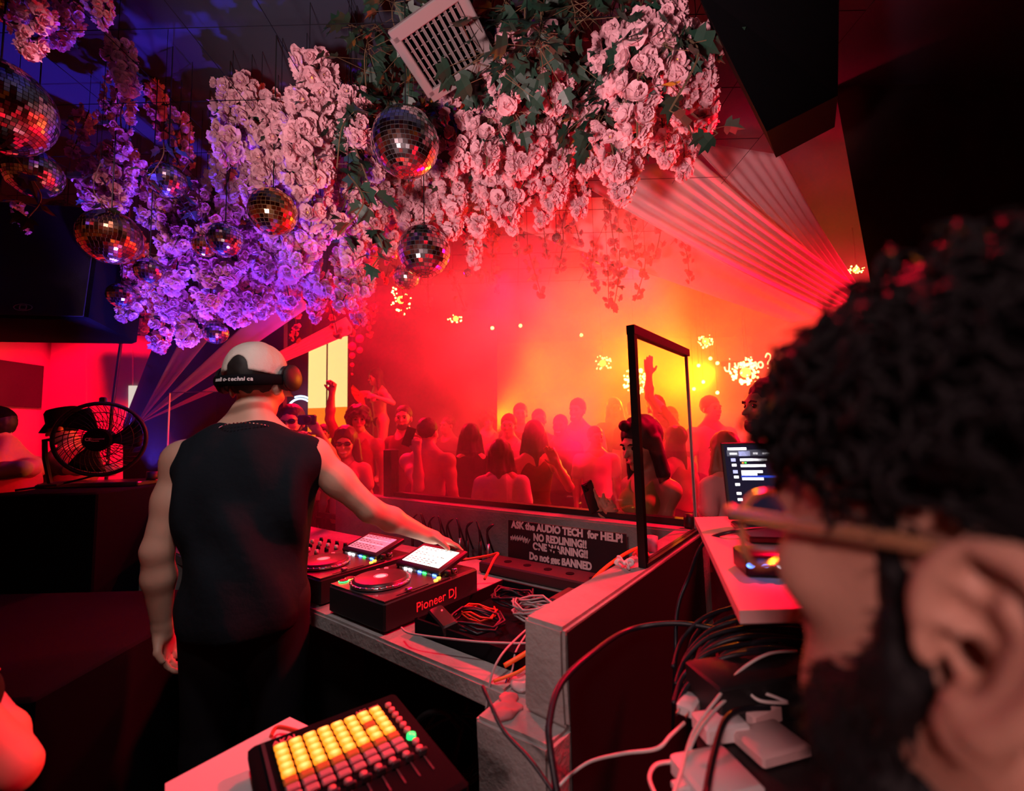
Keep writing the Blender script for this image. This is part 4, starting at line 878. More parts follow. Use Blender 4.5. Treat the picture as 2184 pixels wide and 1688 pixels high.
for i, (px, py, Y, k, sc) in enumerate([(740, 120, 2.3, 0, 1), (800, 60, 2.0, 1, 1), (850, 150, 2.1, 0, 1), (780, 180, 2.2, 1, 1), (930, 190, 2.0, 0, .9), (1060, 60, 1.8, 1, 1), (1120, 40, 1.7, 0, 1), (1200, 60, 1.75, 1, 1), (1260, 120, 1.8, 0, 1), (1320, 60, 1.7, 1, 1), (1050, 140, 1.9, 0, .9), (1230, 190, 2.0, 1, 1), (1400, 30, 1.6, 0, .9), (860, 30, 1.8, 1, .8), (1180, 10, 1.6, 0, 1), (1290, 200, 1.95, 1, .9), (940, 230, 2.1, 0, .8), (1080, 200, 2.1, 1, .8), (830, 230, 2.3, 0, .8),
        (760, 330, 2.0, 2, 1), (748, 400, 1.95, 2, 1.1), (742, 480, 1.95, 2, 1.1), (775, 545, 2.1, 2, .9), (1450, 215, 1.55, 2, 1.2), (345, 375, 2.1, 2, .8), (210, 415, 2.0, 2, .7), (22, 425, 1.6, 2, .8), (400, 420, 2.3, 2, .9), (1480, 250, 1.7, 2, 1)]):
    t = KI[k]; o = t[0] if t[0].name not in usedk else fcopy(t); usedk[t[0].name] = 1
    o.location = PY(px, py, Y)+Vector((0, 0, .22*sc)); o.location.z = min(o.location.z, 3.5); o.rotation_euler = (0, 0, random.uniform(0, 6.28)); o.scale = (sc,)*3; hanger(o)
    if k < 2: tag(o, 'dense dark green ivy strand hanging in the shadow around the white vent', 'ivy', 'ivy strands around the vent')
    else: tag(o, 'small sprig of large green ivy leaves hanging among the pink flowers', 'ivy', 'ivy sprigs among the flowers')
# white vent
v4 = [PY(862, 100, 1.75), PY(985, 0, 1.5), PY(1035, 125, 1.62), PY(885, 205, 1.85)]
vc = PY(948, 102, 1.7); nrm = Vector((.12, -.35, -1)).normalized(); xr = (PY(1030, 60, 1.62)-PY(862, 150, 1.78)); xr = (xr-nrm*xr.dot(nrm)).normalized(); yr = nrm.cross(xr)
r = empty('air_vent', label='square white louvred air vent tilted under the ceiling among ivy', cat='vent'); r.matrix_world = Matrix(((xr.x, yr.x, nrm.x, vc.x), (xr.y, yr.y, nrm.y, vc.y), (xr.z, yr.z, nrm.z, vc.z), (0, 0, 0, 1)))
VW = mat('vent_white', (.17, .14, .14), .7); S_ = .265
for nm, c, sz in (('frame', (0, S_/2+.0, 0), (S_+.06, .05, .02)), ('frame', (0, -S_/2, 0), (S_+.06, .05, .02)), ('frame', (-S_/2-.02, 0, 0), (.04, S_, .02)), ('frame', (S_/2+.02, 0, 0), (.04, S_, .02))): MB().box(c, sz, None, .004).build(nm, VW, r)
MB().box((0, 0, -.05), (S_+.02, S_, .01)).build('dark_duct', M['matte'], r)
mb = MB()
for i in range(11): mb.box((-S_/2+.014+i*.0265, 0, -.008), (.0035, S_-.04, .024), Matrix.Rotation(R(35), 3, 'Y'))
lv = mb.build('louvres', VW, r); lv['kind'] = 'stuff'
for i in range(6): MB().box((0, -S_/2+.05+i*.042, -.022), (S_, .0025, .004)).build('cross_wire', VW, r)
for q in (-1, 1): MB().tube([(q*.13, 0, -.05), (q*.13, .0, -.05)+Vector((0, 0, 0)) if False else (q*.13, 0, -.4)], .01, 6).build('bracket', M['dmetal'], r)
# ---------------------------------------------------------------- mirror balls
def ball_mesh(name, r, rows, m, grout, seed):
    rnd = random.Random(seed); mb = MB(); ti = r*math.pi/rows
    for i in range(rows):
        t0, t1 = math.pi*(i+.06)/rows, math.pi*(i+.94)/rows; tm = (t0+t1)/2; n = max(4, int(2*math.pi*r*math.sin(tm)/ti))
        for k in range(n):
            p0, p1 = 2*math.pi*(k+.06)/n, 2*math.pi*(k+.94)/n; vs = []
            for t, p in ((t0, p0), (t0, p1), (t1, p1), (t1, p0)): vs.append(Vector((math.sin(t)*math.cos(p), math.sin(t)*math.sin(p), math.cos(t)))*r)
            c = sum(vs, Vector())/4; nn = c.normalized(); ax = nn.orthogonal().normalized(); q = Matrix.Rotation(rnd.gauss(0, .06), 3, ax) @ Matrix.Rotation(rnd.gauss(0, .035), 3, nn.cross(ax))
            mb.add([c+q @ (v-c) for v in vs], [(0, 3, 2, 1)])
    return mb
TS, TG, GR = mat('mirror_tile', (.88, .86, .90), .13, 1), mat('gold_mirror_tile', (.95, .62, .28), .13, 1), mat('ball_grout', (.03, .03, .035), .6)
BK = {}
def make_ball(kind, rows, r):
    root = empty('mirror_ball')
    t = ball_mesh('tiles', r, rows, None, None, rows).build('mirror_tiles', TG if kind == 'g' else TS, root); t['kind'] = 'stuff'
    g = MB(); g.ell((0, 0, 0), r*.985, 16); go = g.build('core', GR if kind != 'g' else mat('gold_grout', (.12, .06, .02), .5), root, True)
    cp = MB().lathe([(.001, 0), (r*.2, 0), (r*.2, r*.06), (r*.07, r*.08), (r*.07, r*.16), (.001, r*.16)], 16, Matrix.Translation((0, 0, r*.97))).build('cap', M['dmetal'], root)
    co = MB().tube([(0, 0, r*1.1), (0, 0, 1.0)], .003, 5).build('cord', M['rubber'], root)
    return (root, [(t, []), (go, []), (cp, []), (co, [])])
BALLS = [(865, 305, 156, 1.78, 's', 26, 'large silver mirror ball hanging right of the pink flowers, below the vent'), (235, 506, 128, 2.15, 'g', 24, 'large golden mirror ball hanging over the violet flowers'),
    (480, 511, 78, 2.3, 's', 18, 'silver mirror ball in front of a smaller gold one in the violet flowers'), (437, 524, 54, 2.5, 'g', 14, 'small gold mirror ball half hidden behind a silver one'),
    (582, 452, 106, 2.15, 'g', 18, 'golden mirror ball half buried in the pale pink flowers'), (905, 536, 116, 2.4, 's', 20, 'silver mirror ball hanging at the lower tip of the pink flowers'),
    (867, 590, 58, 2.9, 's', 14, 'small silver mirror ball with a red sheen just below a bigger one'), (72, 370, 118, 1.85, 's', 22, 'silver mirror ball at the left edge under the huge one'),
    (-5, 228, 236, 1.45, 's', 34, 'huge silver mirror ball cut off by the left edge'), (22, 18, 92, 1.5, 's', 20, 'mirror ball cut off by the top left corner'),
    (357, 385, 82, 2.2, 's', 18, 'silver mirror ball behind ivy leaves at the upper left of the flowers'), (318, 578, 60, 2.4, 's', 14, 'small silver mirror ball right below the large golden one'),
    (258, 630, 58, 2.5, 's', 14, 'small silver mirror ball at the lower left rim of the violet flowers'), (460, 710, 52, 2.9, 's', 14, 'small silver mirror ball hanging lowest, above the cap'),
    (135, 462, 76, 3.2, 's', 16, 'unlit mirror ball in the dark behind the golden one'), (998, 583, 20, 3.6, 's', 8, 'tiny mirror ball hanging alone over the crowd left of the glow'), (1187, 508, 22, 3.4, 's', 8, 'tiny mirror ball hanging among the dark red sprays'), (832, 540, 36, 3.0, 's', 10, 'small dim mirror ball tucked left of the lower silver one')]
for px, py, dpx, Y, kd, rows, lb in BALLS:
    dirv = ray(px, py); k_f = math.sqrt(dirv.x**2+dirv.z**2+dirv.y**2)  # stretch near the frame edge
    rad = dpx/2/FPX*Y/(1+.25*(k_f-1))
    t = make_ball(kd, rows, rad); t[0].location = PY(px, py, Y); t[0].rotation_euler = (0, 0, random.uniform(0, 6)); tag(t[0], lb, 'mirror ball', 'mirror balls hanging from the ceiling')
    c = t[1][3][0]; top = 3.6-t[0].location.z; c.data.vertices  # stretch the cord to the ceiling
    for v in c.data.vertices:
        if v.co.z > .9: v.co.z = top
# small speaker-like camera dome at the top
o = MB().ell((0, 0, 0), (.05, .05, .05), 8).build('dome_camera', M['greyplastic'], None, True); o.location = PY(578, 182, 2.64); o.location.z = 3.575; tag(o, 'small grey dome on the dark ceiling above the pink flowers', 'dome')
MB().ell((.0, -.046, -.01), .006, 4).build('led', LED['white'], o)
# ---------------------------------------------------------------- stretched fabric
FAB = petal_mat('sheer_white_fabric', (.80, .66, .70), .45, var=.08)
def drape(name, A0, A1, B0, B1, folds, depth, label, sag=0., n=26, m=FAB):
    """cloth between edge A0-A1 and edge B0-B1, pleated along its length"""
    A0, A1, B0, B1 = map(Vector, (A0, A1, B0, B1)); mb = MB(); W_ = folds*8; vs = []
    nn = (A1-A0).cross(B0-A0).normalized()
    for i in range(n+1):
        t = i/n
        for j in range(W_+1):
            u = j/W_; p = (A0.lerp(A1, u)).lerp(B0.lerp(B1, u), t); wdt = (A1-A0).length*(1-t)+(B1-B0).length*t
            p = p+nn*(math.sin(u*folds*2*math.pi+.8*math.sin(3*t+u*7))*min(depth, wdt/folds*.35)*(.12+.88*t))+Vector((0, 0, -sag*math.sin(math.pi*t)))
            vs.append(p)
    mb.add(vs, [(i*(W_+1)+j, i*(W_+1)+j+1, (i+1)*(W_+1)+j+1, (i+1)*(W_+1)+j) for i in range(n) for j in range(W_)])
    o = mb.build(name, m, None, True); mo = o.modifiers.new('s', 'SOLIDIFY'); mo.thickness = .002; tag(o, label, 'drape'); return o
K = PY(1850, 628, 3.4)
drape('ceiling_drape', PY(1225, 385, 2.9), PY(1480, 330, 2.9), PY(1755, 665, 3.38), K, 7, .03, 'pale pleated ceiling drape narrowing toward the upper right, its lower edge crisp', .03)
drape('ceiling_drape', PY(1470, 300, 3.0), PY(1665, 330, 3.05), PY(1800, 640, 3.45), K+Vector((.02, .06, .01)), 6, .03, 'second pleated drape behind and above the crisp-edged one', .03)
drape('ceiling_drape', PY(1050, 470, 3.9), PY(1350, 300, 3.7), PY(1690, 690, 4.2), PY(1800, 660, 4.2), 3, .02, 'flat red-lit drape panel hanging behind the pleated ones', .0)
F0 = PY(292, 908, 3.55)
def strip(px0, py0, px1, py1, Y, label, folds=2, w0=.012):
    a, b = PY(px0, py0, Y), PY(px1, py1, Y); drape('fabric_strip', a, b, F0+Vector((-w0, 0, 0)), F0+Vector((w0, 0, w0)), folds, .012, label, 0)
strip(398, 700, 455, 712, 3.6, 'pink fabric strip, leftmost of the fan of strips tied behind the fan')
strip(616, 604, 660, 655, 3.7, 'long pale fabric strip, middle one of the fan of strips')
strip(738, 676, 758, 708, 4.3, 'lowest fabric strip of the fan, passing behind the cap to the yellow screen', 5, .015)
# knot on the wall post
o = MB().tube([F0+Vector((0, .0, .02)), F0+Vector((.01, 0, -.04)), F0+Vector((.02, 0, -.1))], [.012, .02, .012], 8).build('fabric_knot', mat('pink_fabric', (.75, .3, .4), .9), None, True); tag(o, 'knotted pink fabric tail where the strips meet', 'knot')
# hanging black box upper right and dark partition
def slabpoly(name, pts, back, m, label, cat, kind=None):
    n = len(pts); pts = [Vector(p) for p in pts]; bk = [p+Vector(back) for p in pts]
    mb = MB().add(pts+bk, [tuple(range(n)), tuple(range(2*n-1, n-1, -1))]+[(i, i+n, (i+1) % n+n, (i+1) % n) for i in range(n)])
    o = mb.build(name, m); tag(o, label, cat, None, kind); return o
M['cab'] = mat('speaker_black', (.002, .002, .003), .9, spec=.08, bump=.1, bscale=200)
slabpoly('hanging_loudspeaker', [PY(1480, -30, 1.3), PY(1635, 281, 1.55), PY(1787, 204, 1.6), PY(1790, -30, 1.4)], (.25, .35, .12), M['cab'], 'big black box hanging overhead at the upper right with a pointed corner', 'loudspeaker')
slabpoly('black_curtain', [PY(1783, 200, 2.6), PY(1857, 602, 2.6), PY(1872, 760, 2.6), PY(2600, 1500, 2.6), PY(2700, -60, 2.6), PY(1765, -60, 2.6)], (.05, .06, 0), mat('black_drape', (.02, .006, .010), .95), 'dark curtain wall filling the right side behind the near man', 'curtain')
# left loudspeaker
r = empty('loudspeaker', PY(60, 620, 2.6), (R(-6), 0, R(12)), 'large black line-array loudspeaker with an oval badge at the left edge', 'loudspeaker')
sp = MB().box((-.15, .2, .18), (1.0, .5, .74), None, .015).build('cabinet', M['cab'], r); smooth_angle(sp)
mb = MB(); 
gr_ = MB().box((-.15, -.056, .18), (.97, .008, .71)).build('front_grille', mat('grille_cloth', (.010, .012, .020), .8, bump=.6, bscale=350), r)
bd2 = MB(); bd2.tube([(.045*math.cos(t*.3142), -.0, .02*math.sin(t*.3142)) for t in range(20)], .0022, 5, True); bd2.v = [v+Vector((.035, -.062, -.13)) for v in bd2.v]; bo_ = bd2.build('badge', mat('badge_grey', (.3, .3, .33), .4), r)
for x in (-.016, .016): MB().box((.035+x, -.0615, -.13), (.004, .003, .022)).build('badge_mark', bo_.data.materials[0], bo_)
for z in (-.012, .012): MB().box((.035, -.0615, -.13+z), (.034, .003, .003)).build('badge_mark', bo_.data.materials[0], bo_)
for q in (-.4, .2): MB().tube([(q, .2, .55), (q, .2, 1.0)], .01, 6).build('rigging', M['dmetal'], r)
# navy panel behind the strips, dark wall with neon ring, yellow/orange screen
slabpoly('navy_panel', [PY(347, 690, 4.6), PY(262, 905, 4.4), PY(262, 1200, 4.4), PY(600, 1200, 4.5), PY(606, 640, 4.7), PY(380, 600, 4.6)], (0, .08, 0), mat('navy_board', (.030, .035, .085), .8), 'slanted dark navy board behind the fan of fabric strips', 'board')
slabpoly('dark_partition', [PY(600, 640, 7.2), PY(600, 1290, 7.2), PY(660, 1290, 7.2), PY(660, 640, 7.2)], (0, .1, 0), mat('slate', (.10, .08, .11), .8), 'slate wall strip with a neon ring left of the yellow screen', 'partition')
slabpoly('dark_partition', [PY(744, 660, 7.2), PY(744, 1250, 7.2), PY(1060, 1250, 7.2), PY(1060, 660, 7.2)], (0, .1, 0), mat('plum_wall', (.05, .03, .06), .8), 'dark plum wall behind the dancer', 'partition')
def scr(px0, px1, nm, lb):
    a, b_, c_, d_ = PY(px0, 700, 6.9), PY(px1, 690, 6.9), PY(px1+4, 960, 6.9), PY(px0+4, 966, 6.9)
    x0, x1 = a.x, b_.x; zt = 3.1; zm = PY(px0, 871 if px0 < 690 else 869, 6.9).z; zb = .7
    r = empty('led_screen', (0, 0, 0), (0, 0, 0), lb, 'screen')
    MB().box(((x0+x1)/2, 6.95, (zt+zb)/2), (x1-x0-.004, .06, zt-zb)).build('frame', M['black'], r)
    MB().box(((x0+x1)/2, 6.915, (zt+zm)/2), (x1-x0-.02, .01, zt-zm)).build('yellow_field', em('led_yellow', (1, .82, .28), 1.0), r)
    MB().box(((x0+x1)/2, 6.915, (zb+zm)/2), (x1-x0-.02, .01, zm-zb-.001)).build('orange_field', em('led_orange', (1, .22, .01), .95), r)
    MB().box(((x0+x1)/2, 6.95, zb/2), (.1, .1, zb-.002)).build('leg', M['dmetal'], r)
    return r
scr(657, 697, 's', 'left half of the tall glowing yellow and orange screen'); rr_ = scr(698, 742, 's', 'right half of the tall glowing yellow and orange screen, a small white bar on it')
p = PY(708, 927, 6.9); MB().box((p.x, 6.905, p.z), (.02, .006, .12)).build('white_bar', LED['white'], rr_)
c_ = PY(640, 878, 6.95); nb = em('neon_blue_white', (.45, .7, 1), 5)
mb = MB(); mb.tube([c_+Vector((.2*math.cos(a), 0, .2*math.sin(a))) for a in np.arange(.1, 3.0, .12)], .012, 6)
o = mb.build('neon_ring', nb, None, True); tag(o, 'blue-white neon ring glowing behind the photographer\'s head', 'neon light'); MB().tube([c_+Vector((.24*math.cos(a), 0, .24*math.sin(a))) for a in np.arange(.5, 2.0, .12)], .012, 6).build('outer_arc', nb, o, True)
# left wall bits: doorway frame sliver, wall boards
slabpoly('bright_doorway', [PY(274, 823, 5.27), PY(272, 1150, 5.27), PY(290, 1150, 5.27), PY(290, 823, 5.27)], (0, .029, 0), em('daylight', (1, .85, .7), .7), 'bright sliver of a lit doorway left of the navy board', 'doorway')
slabpoly('red_backing_board', [Vector((-5.55, 5.3, 3.3)), Vector((-5.55, 5.3, .01)), Vector((PY(345, 900, 5.3).x, 5.3, .01)), Vector((PY(345, 900, 5.3).x, 5.3, 3.3))], (0, .08, 0), M['wallred'], 'pale wall board flooded red behind the two people at the left', 'board')
for px in (178, 277): slabpoly('wall_batten', [PY(px, 560, 5.28), PY(px, 1150, 5.28), PY(px+5, 1150, 5.28), PY(px+5, 560, 5.28)], (0, .018, 0), M['wallred'], 'thin vertical batten on the red-lit board, '+('left one' if px < 200 else 'right one'), 'batten')
slabpoly('ceiling_beam', [PY(150, 640, 4.4), PY(160, 705, 4.4), PY(345, 715, 4.4), PY(345, 650, 4.4)], (0, .1, 0), M['walldark'], 'dark beam across the top of the red-lit wall', 'beam')
tag(MB().box((-5.583, 5.0, 2.2), (.03, .5, .5)).build('wall_panel', M['walldark']), 'dark panel on the red-lit wall above the man in the black cap', 'panel')
r = empty('glass_screen', PY(362, 838, 3.3), (0, 0, 0), 'pinkish clear screen with a thin edge left of the man in the cap', 'screen')
a = PY(362, 838, 3.3); zz = a.z-1.2
MB().box((.32, 0, -zz/2-0), (.64, .006, zz)).build('pane', M['pane'], r); MB().box((0, 0, -zz/2), (.006, .01, zz)).build('edge_strip', mat('pink_edge', (.8, .45, .5), .4), r); MB().box((.32, 0, 0), (.65, .01, .006)).build('top_edge', mat('dark_edge', (.3, .1, .12), .4), r)
MB().box((.32, 0, -a.z/2-zz/2), (.64, .05, a.z-zz-.002)).build('base', M['matte'], r)
# glowing lamps deep in the room
GL = em('lamp_glow', (1, .60, .12), 14)
def cluster(px, py, Y, rad, n, label, flat=1.):
    r = empty('filigree_lamp', PY(px, py, Y), (0, 0, 0), label, 'lamp'); rnd = random.Random(px); mb = MB()
    for i in range(n):
        d = Vector((rnd.gauss(0, 1), rnd.gauss(0, .6), rnd.gauss(0, 1))).normalized()*rad*rnd.uniform(.55, 1); d.z *= flat
        mb.ell(d, rad*.09*rnd.uniform(.5, 1.4), 3)
    g = mb.build('glowing_beads', GL, r); g['kind'] = 'stuff'
    MB().tube([(0, 0, rad*.8), (0, 0, 3.6-r.location.z)], .006, 5).build('cord', M['rubber'], r); MB().ell((0, 0, 0), rad*.35, 6).build('core', em('lamp_core', (1, .45, .05), 5), r, True); return r
cluster(1356, 812, 6.5, .20, 80, 'beaded round lamp glowing behind the upright of the side screen'); cluster(1590, 795, 6.0, .20, 90, 'round beaded lamp glowing beside the neon script')
cluster(1505, 728, 6.4, .14, 30, 'broken-looking bright lamp above the neon script', .7); cluster(1826, 576, 4.6, .09, 24, 'small bright lamp cluster at the edge of the dark curtain', .6)
cluster(855, 640, 5.6, .14, 30, 'small amber lamp glowing under the lower mirror balls', 1.5); cluster(1285, 775, 7.0, .16, 30, 'faint amber lamp left of the side screen', .8); cluster(972, 680, 6.6, .12, 14, 'sparkling lamp in the red haze left of centre', .5)
cluster(1410, 598, 6.8, .16, 24, 'bright lamp half hidden by the dark red sprays', .6)
for i, (px, py) in enumerate(((1480, 830), (1500, 815), (1530, 838), (1515, 765), (1240, 715), (1110, 695), (1150, 640), (1050, 700), (1530, 775), (1490, 780))):
    o = MB().ell((0, 0, 0), .028, 5).build('fairy_light', GL, None, True); o.location = PY(px, py, 7.0); tag(o, 'tiny warm bulb twinkling deep in the haze', 'fairy light', 'tiny bulbs in the haze')
    MB().tube([(0, 0, .02), (0, 0, 3.6-o.location.z)], .003, 4).build('wire', M['rubber'], o)
nm_ = PY(1545, 783, 6.2); q_ = text_obj('neon_script', '¿quién, ino?', em('neon_warm', (1, .55, .2), 5), .30, Matrix.Identity(4), None, .006, 0, .9) if False else None
nsr = empty('neon_script')
nwm = em('neon_warm', (1, .55, .2), 6)
def stroke(pts): MB().tube(spline([Vector((x*.036, 0, y*.036)) for x, y in pts], 5), .008, 5).build('letter_stroke', nwm, nsr)
stroke([(0, 0), (.3, -1), (1.2, -1), (1.5, 1)]); stroke([(1.6, 2.0), (1.7, 2.1)]); stroke([(3, 1), (3.6, -.6), (4.2, 1)]); stroke([(5, 1.2), (5.2, -.6), (5.8, 0)]); stroke([(6.2, 2.2), (6.3, 2.4)])
stroke([(7.6, 1.2), (7.5, -.5), (8.0, -.3)]); stroke([(7.8, 2.2), (7.9, 2.5)]); stroke([(8.4, 1), (8.4, -.5)]); stroke([(8.4, .3), (8.9, 1), (9.2, .7), (9.2, -.5), (9.6, -.2)])
stroke([(10.5+.7*math.cos(t), .3+.75*math.sin(t)) for t in np.arange(0, 6.6, .7)])
stroke([(12, 2.2), (12.6, 3.2), (13.5, 2.8), (13.4, 1.8), (12.7, .9), (12.6, .3)]); stroke([(12.6, -.5), (12.6, -.7)])
MB().box((.25, .012, .03), (.56, .01, .05)).build('backing_bar', M['matte'], nsr); MB().tube([(.25, .012, .05), (.25, .012, 1.1)], .003, 4).build('wire', M['matte'], nsr)
o = nsr; o.location = nm_; o.scale = (1.35, 1, 1.5); tag(o, 'thin warm neon script ending in a question mark beside the round lamp', 'neon sign')
# strings of red discs hanging left of the dancer
for i, (px, py) in enumerate(((752, 745), (768, 745))):
    r = empty('paper_garland', PY(px, 690, 5.6), (0, 0, 0), 'string of small red hanging discs, '+('left of the pair' if i == 0 else 'right of the pair'), 'garland')
    MB().tube([(0, 0, .6), (0, 0, -.62 if i == 0 else -.35)], .003, 4).build('string', M['rubber'], r)
    for k in range(4 if i == 0 else 2): MB().lathe([(.001, -.006), (.05-.012*k, 0), (.001, .006)], 14, Matrix.Translation((0, -.01, -.3-.12*k if i == 0 else -.2-.15*k)) @ Matrix.Rotation(R(90), 4, 'X')).build('disc', mat('red_paper', (.8, .05, .05), .6), r)
# ---------------------------------------------------------------- near man at the right edge
NS = mat('near_skin', (.50, .27, .20), .55, noise=.18, nscale=30, bump=.08, bscale=160)
NM = empty('person', (.181, .197, 0), (0, 0, R(20)), 'bearded curly-haired man in clear-framed glasses seen very close from behind his ear', 'person')
HZ = 1.412   # height of the ear canal; head local origin there (x toward the far ear is +)
def N(x, y, z): return Vector((x, y, HZ+z))
q = 1.0
npr = [E(N(.075, -.005, .055), (.076, .1, .085), .03), E(N(.075, .045, .0), (.062, .062, .09), .04), E(N(.075, .06, -.065), (.043, .045, .04), .03),
       C(N(.018, .01, -.04), N(.05, .075, -.085), .02, .024, .03), C(N(.13, .01, -.04), N(.1, .075, -.085), .02, .024, .03),
       C(N(.075, .104, .028), N(.075, .124, -.01), .010, .014, .012), E(N(.058, .103, -.012), (.009, .011, .008), .008), E(N(.092, .103, -.012), (.009, .011, .008), .008),
       C(N(.04, .092, .045), N(.11, .092, .045), .012, .012, .02), E(N(.034, .075, .0), (.024, .022, .02), .025), E(N(.116, .075, .0), (.024, .022, .02), .025),
       E(N(.075, .103, -.043), (.024, .014, .007), .008), E(N(.075, .100, -.053), (.021, .013, .007), .008), E(N(.075, .093, -.085), (.02, .018, .016), .02),
       E(N(.044, .1, .025), (.017, .012, .011), .012, None, True), E(N(.106, .1, .025), (.017, .012, .011), .012, None, True),
       C(N(.075, -.04, -.06), N(.075, -.045, -.14), .062, .064, .04), C(N(.075, -.045, -.15), N(-.11, -.05, -.2), .06, .055, .06), C(N(.075, -.045, -.15), N(.26, -.05, -.2), .06, .055, .06),
       E(N(.075, -.05, -.3), (.19, .12, .16), .06), E(N(.075, -.05, -.55), (.17, .115, .25), .06)]
sdf_obj('body', [C(N(.075, -.05, -.5), N(.16, -.03, -.95), .11, .075, .06), C(N(.075, -.05, -.5), N(-.01, -.03, -.95), .11, .075, .06), C(N(.16, -.03, -.95), N(.16, -.05, -1.38), .06, .04), C(N(-.01, -.03, -.95), N(-.01, -.05, -1.38), .06, .04)]+npr, .004, NS, NM) if False else None
EAR = []
ex, tilt = -.004, R(-12)
def ea(y, z, x=0): return N(-.006+x, -.012+y*math.cos(tilt)-z*math.sin(tilt)*-1*0-z*.2, z*1.0-.0)
hel = [(.012, .008), (.012, .024), (.004, .036), (-.010, .040), (-.022, .034), (-.028, .018), (-.028, .0), (-.022, -.016), (-.012, -.028)]
hp3 = spline([ea(y, z, -.010-.006*min(1, max(0, (-y+.01)/.03))) for y, z in hel], 4)
EAR += [C(hp3[i], hp3[i+1], .0052, .0052, .003) for i in range(len(hp3)-1)]
ah = spline([ea(y, z, -.010) for y, z in ((-.002, .026), (-.012, .022), (-.018, .010), (-.018, -.004), (-.012, -.015), (-.003, -.019))], 4)
EAR += [C(ah[i], ah[i+1], .0045, .0045, .005) for i in range(len(ah)-1)]
EAR += [E(ea(-.010, .006, -.002), (.006, .021, .034), .006), E(ea(-.006, -.032, -.008), (.0065, .012, .013), .008), E(ea(.009, -.002, -.010), (.006, .006, .009), .004),
        E(ea(.0, -.003, -.013), (.010, .0085, .011), .005, None, True), E(ea(-.001, -.002, -.002), (.016, .0048, .0062), .003, None, True), E(ea(-.004, .029, -.016), (.008, .006, .009), .005, None, True), E(ea(-.006, .012, -.015), (.006, .008, .006), .005, None, True),
        C(ea(.010, .010, -.008), ea(.0, .008, -.011), .0035, .003, .004)]
sdf_obj('body', npr+EAR+[C(N(.15, -.04, -.75), N(.16, -.03, -1.38), .07, .045, .06), C(N(0, -.04, -.75), N(-.01, -.03, -1.38), .07, .045, .06)], .0032, NS, NM, warp=None) if False else None
# head at fine resolution carries the face and ear; the trunk is the same surface, coarser clothing over it
sdf_obj('body', npr[:-1]+EAR, .0026, NS, NM)
sdf_obj('shirt', [C(N(.075, -.045, -.17), N(-.11, -.05, -.215), .055, .062, .06), C(N(.075, -.045, -.17), N(.26, -.05, -.215), .055, .062, .06), E(N(.075, -.05, -.32), (.205, .14, .17), .06), E(N(.075, -.05, -.6), (.19, .13, .28), .06),
      C(N(-.13, -.05, -.23), N(-.15, -.06, -.48), .06, .055, .03), C(N(.28, -.05, -.23), N(.3, -.06, -.48), .06, .055, .03)], .01, mat('near_shirt', (.02, .018, .02), .9), NM, post=lambda D, X, Y, Z: D+.004*hnoise(X, Y, Z, 30))
sdf_obj('trousers', [C(N(.16, -.04, -.72), N(.165, -.03, -1.39), .1, .06, .06), C(N(-.01, -.04, -.72), N(-.015, -.03, -1.39), .1, .06, .06)], .012, M['matte'], NM)
for x in (.165, -.015): MB().box((x, .02, .03), (.1, .27, .058), None, .02).build('shoe', M['black'], NM, True)
MB().ell(N(.044, .09, .026), .0118, 10).build('eye', mat('eyeball', (.7, .65, .62), .1), NM, True); MB().ell(N(.106, .09, .026), .0118, 10).build('eye', M['white'], NM, True)
# curly hair: scalp shell plus hundreds of curls
HB = mat('near_hair', (.005, .0045, .006), .7, spec=.25)
hh = sdf_obj('hair', [E(N(.075, -.022, .088), (.088, .108, .078), .03), E(N(.075, .03, .115), (.078, .07, .055), .03), E(N(.075, -.065, .03), (.075, .06, .075), .03), E(N(.075, .105, .02), (.1, .045, .055), .02, None, True), E(ea(-.008, .0, -.01), (.02, .036, .042), .01, None, True),
     C(N(.004, .018, .04), N(.004, .02, .0), .010, .008, .015)], .005, HB, NM, post=lambda D, X, Y, Z: D+.006*hnoise(X, Y, Z, 130))
rnd = random.Random(4); mb = MB(); nc = 0
while nc < 1150:
    d = Vector((rnd.gauss(0, 1), rnd.gauss(0, 1), rnd.gauss(.25, 1))).normalized()
    p = Vector((.075, -.01, .09))+Vector((d.x*.093, d.y*.116, d.z*.078))
    if p.z < .055 and p.y > .02: continue
    if p.z < -.03 or (p.x < .02 and p.z < .05 and -.055 < p.y): continue
    rr = rnd.uniform(.005, .0105); ax = (d+Vector((rnd.gauss(0, .6), rnd.gauss(0, .6), rnd.gauss(0, .6)))).normalized(); u = ax.orthogonal().normalized(); v = ax.cross(u); tt = rnd.uniform(0, 6); out = rnd.uniform(.010, .034)
    pts = [N(*(p+ax*(out*k/9-.006)+(u*math.cos(tt+k*.95)+v*math.sin(tt+k*.95))*rr)) for k in range(10)]
    mb.tube(pts, [.0019]*8+[.0013, .0006], 4); nc += 1
cu = mb.build('curls', HB, NM, True); cu['kind'] = 'stuff'
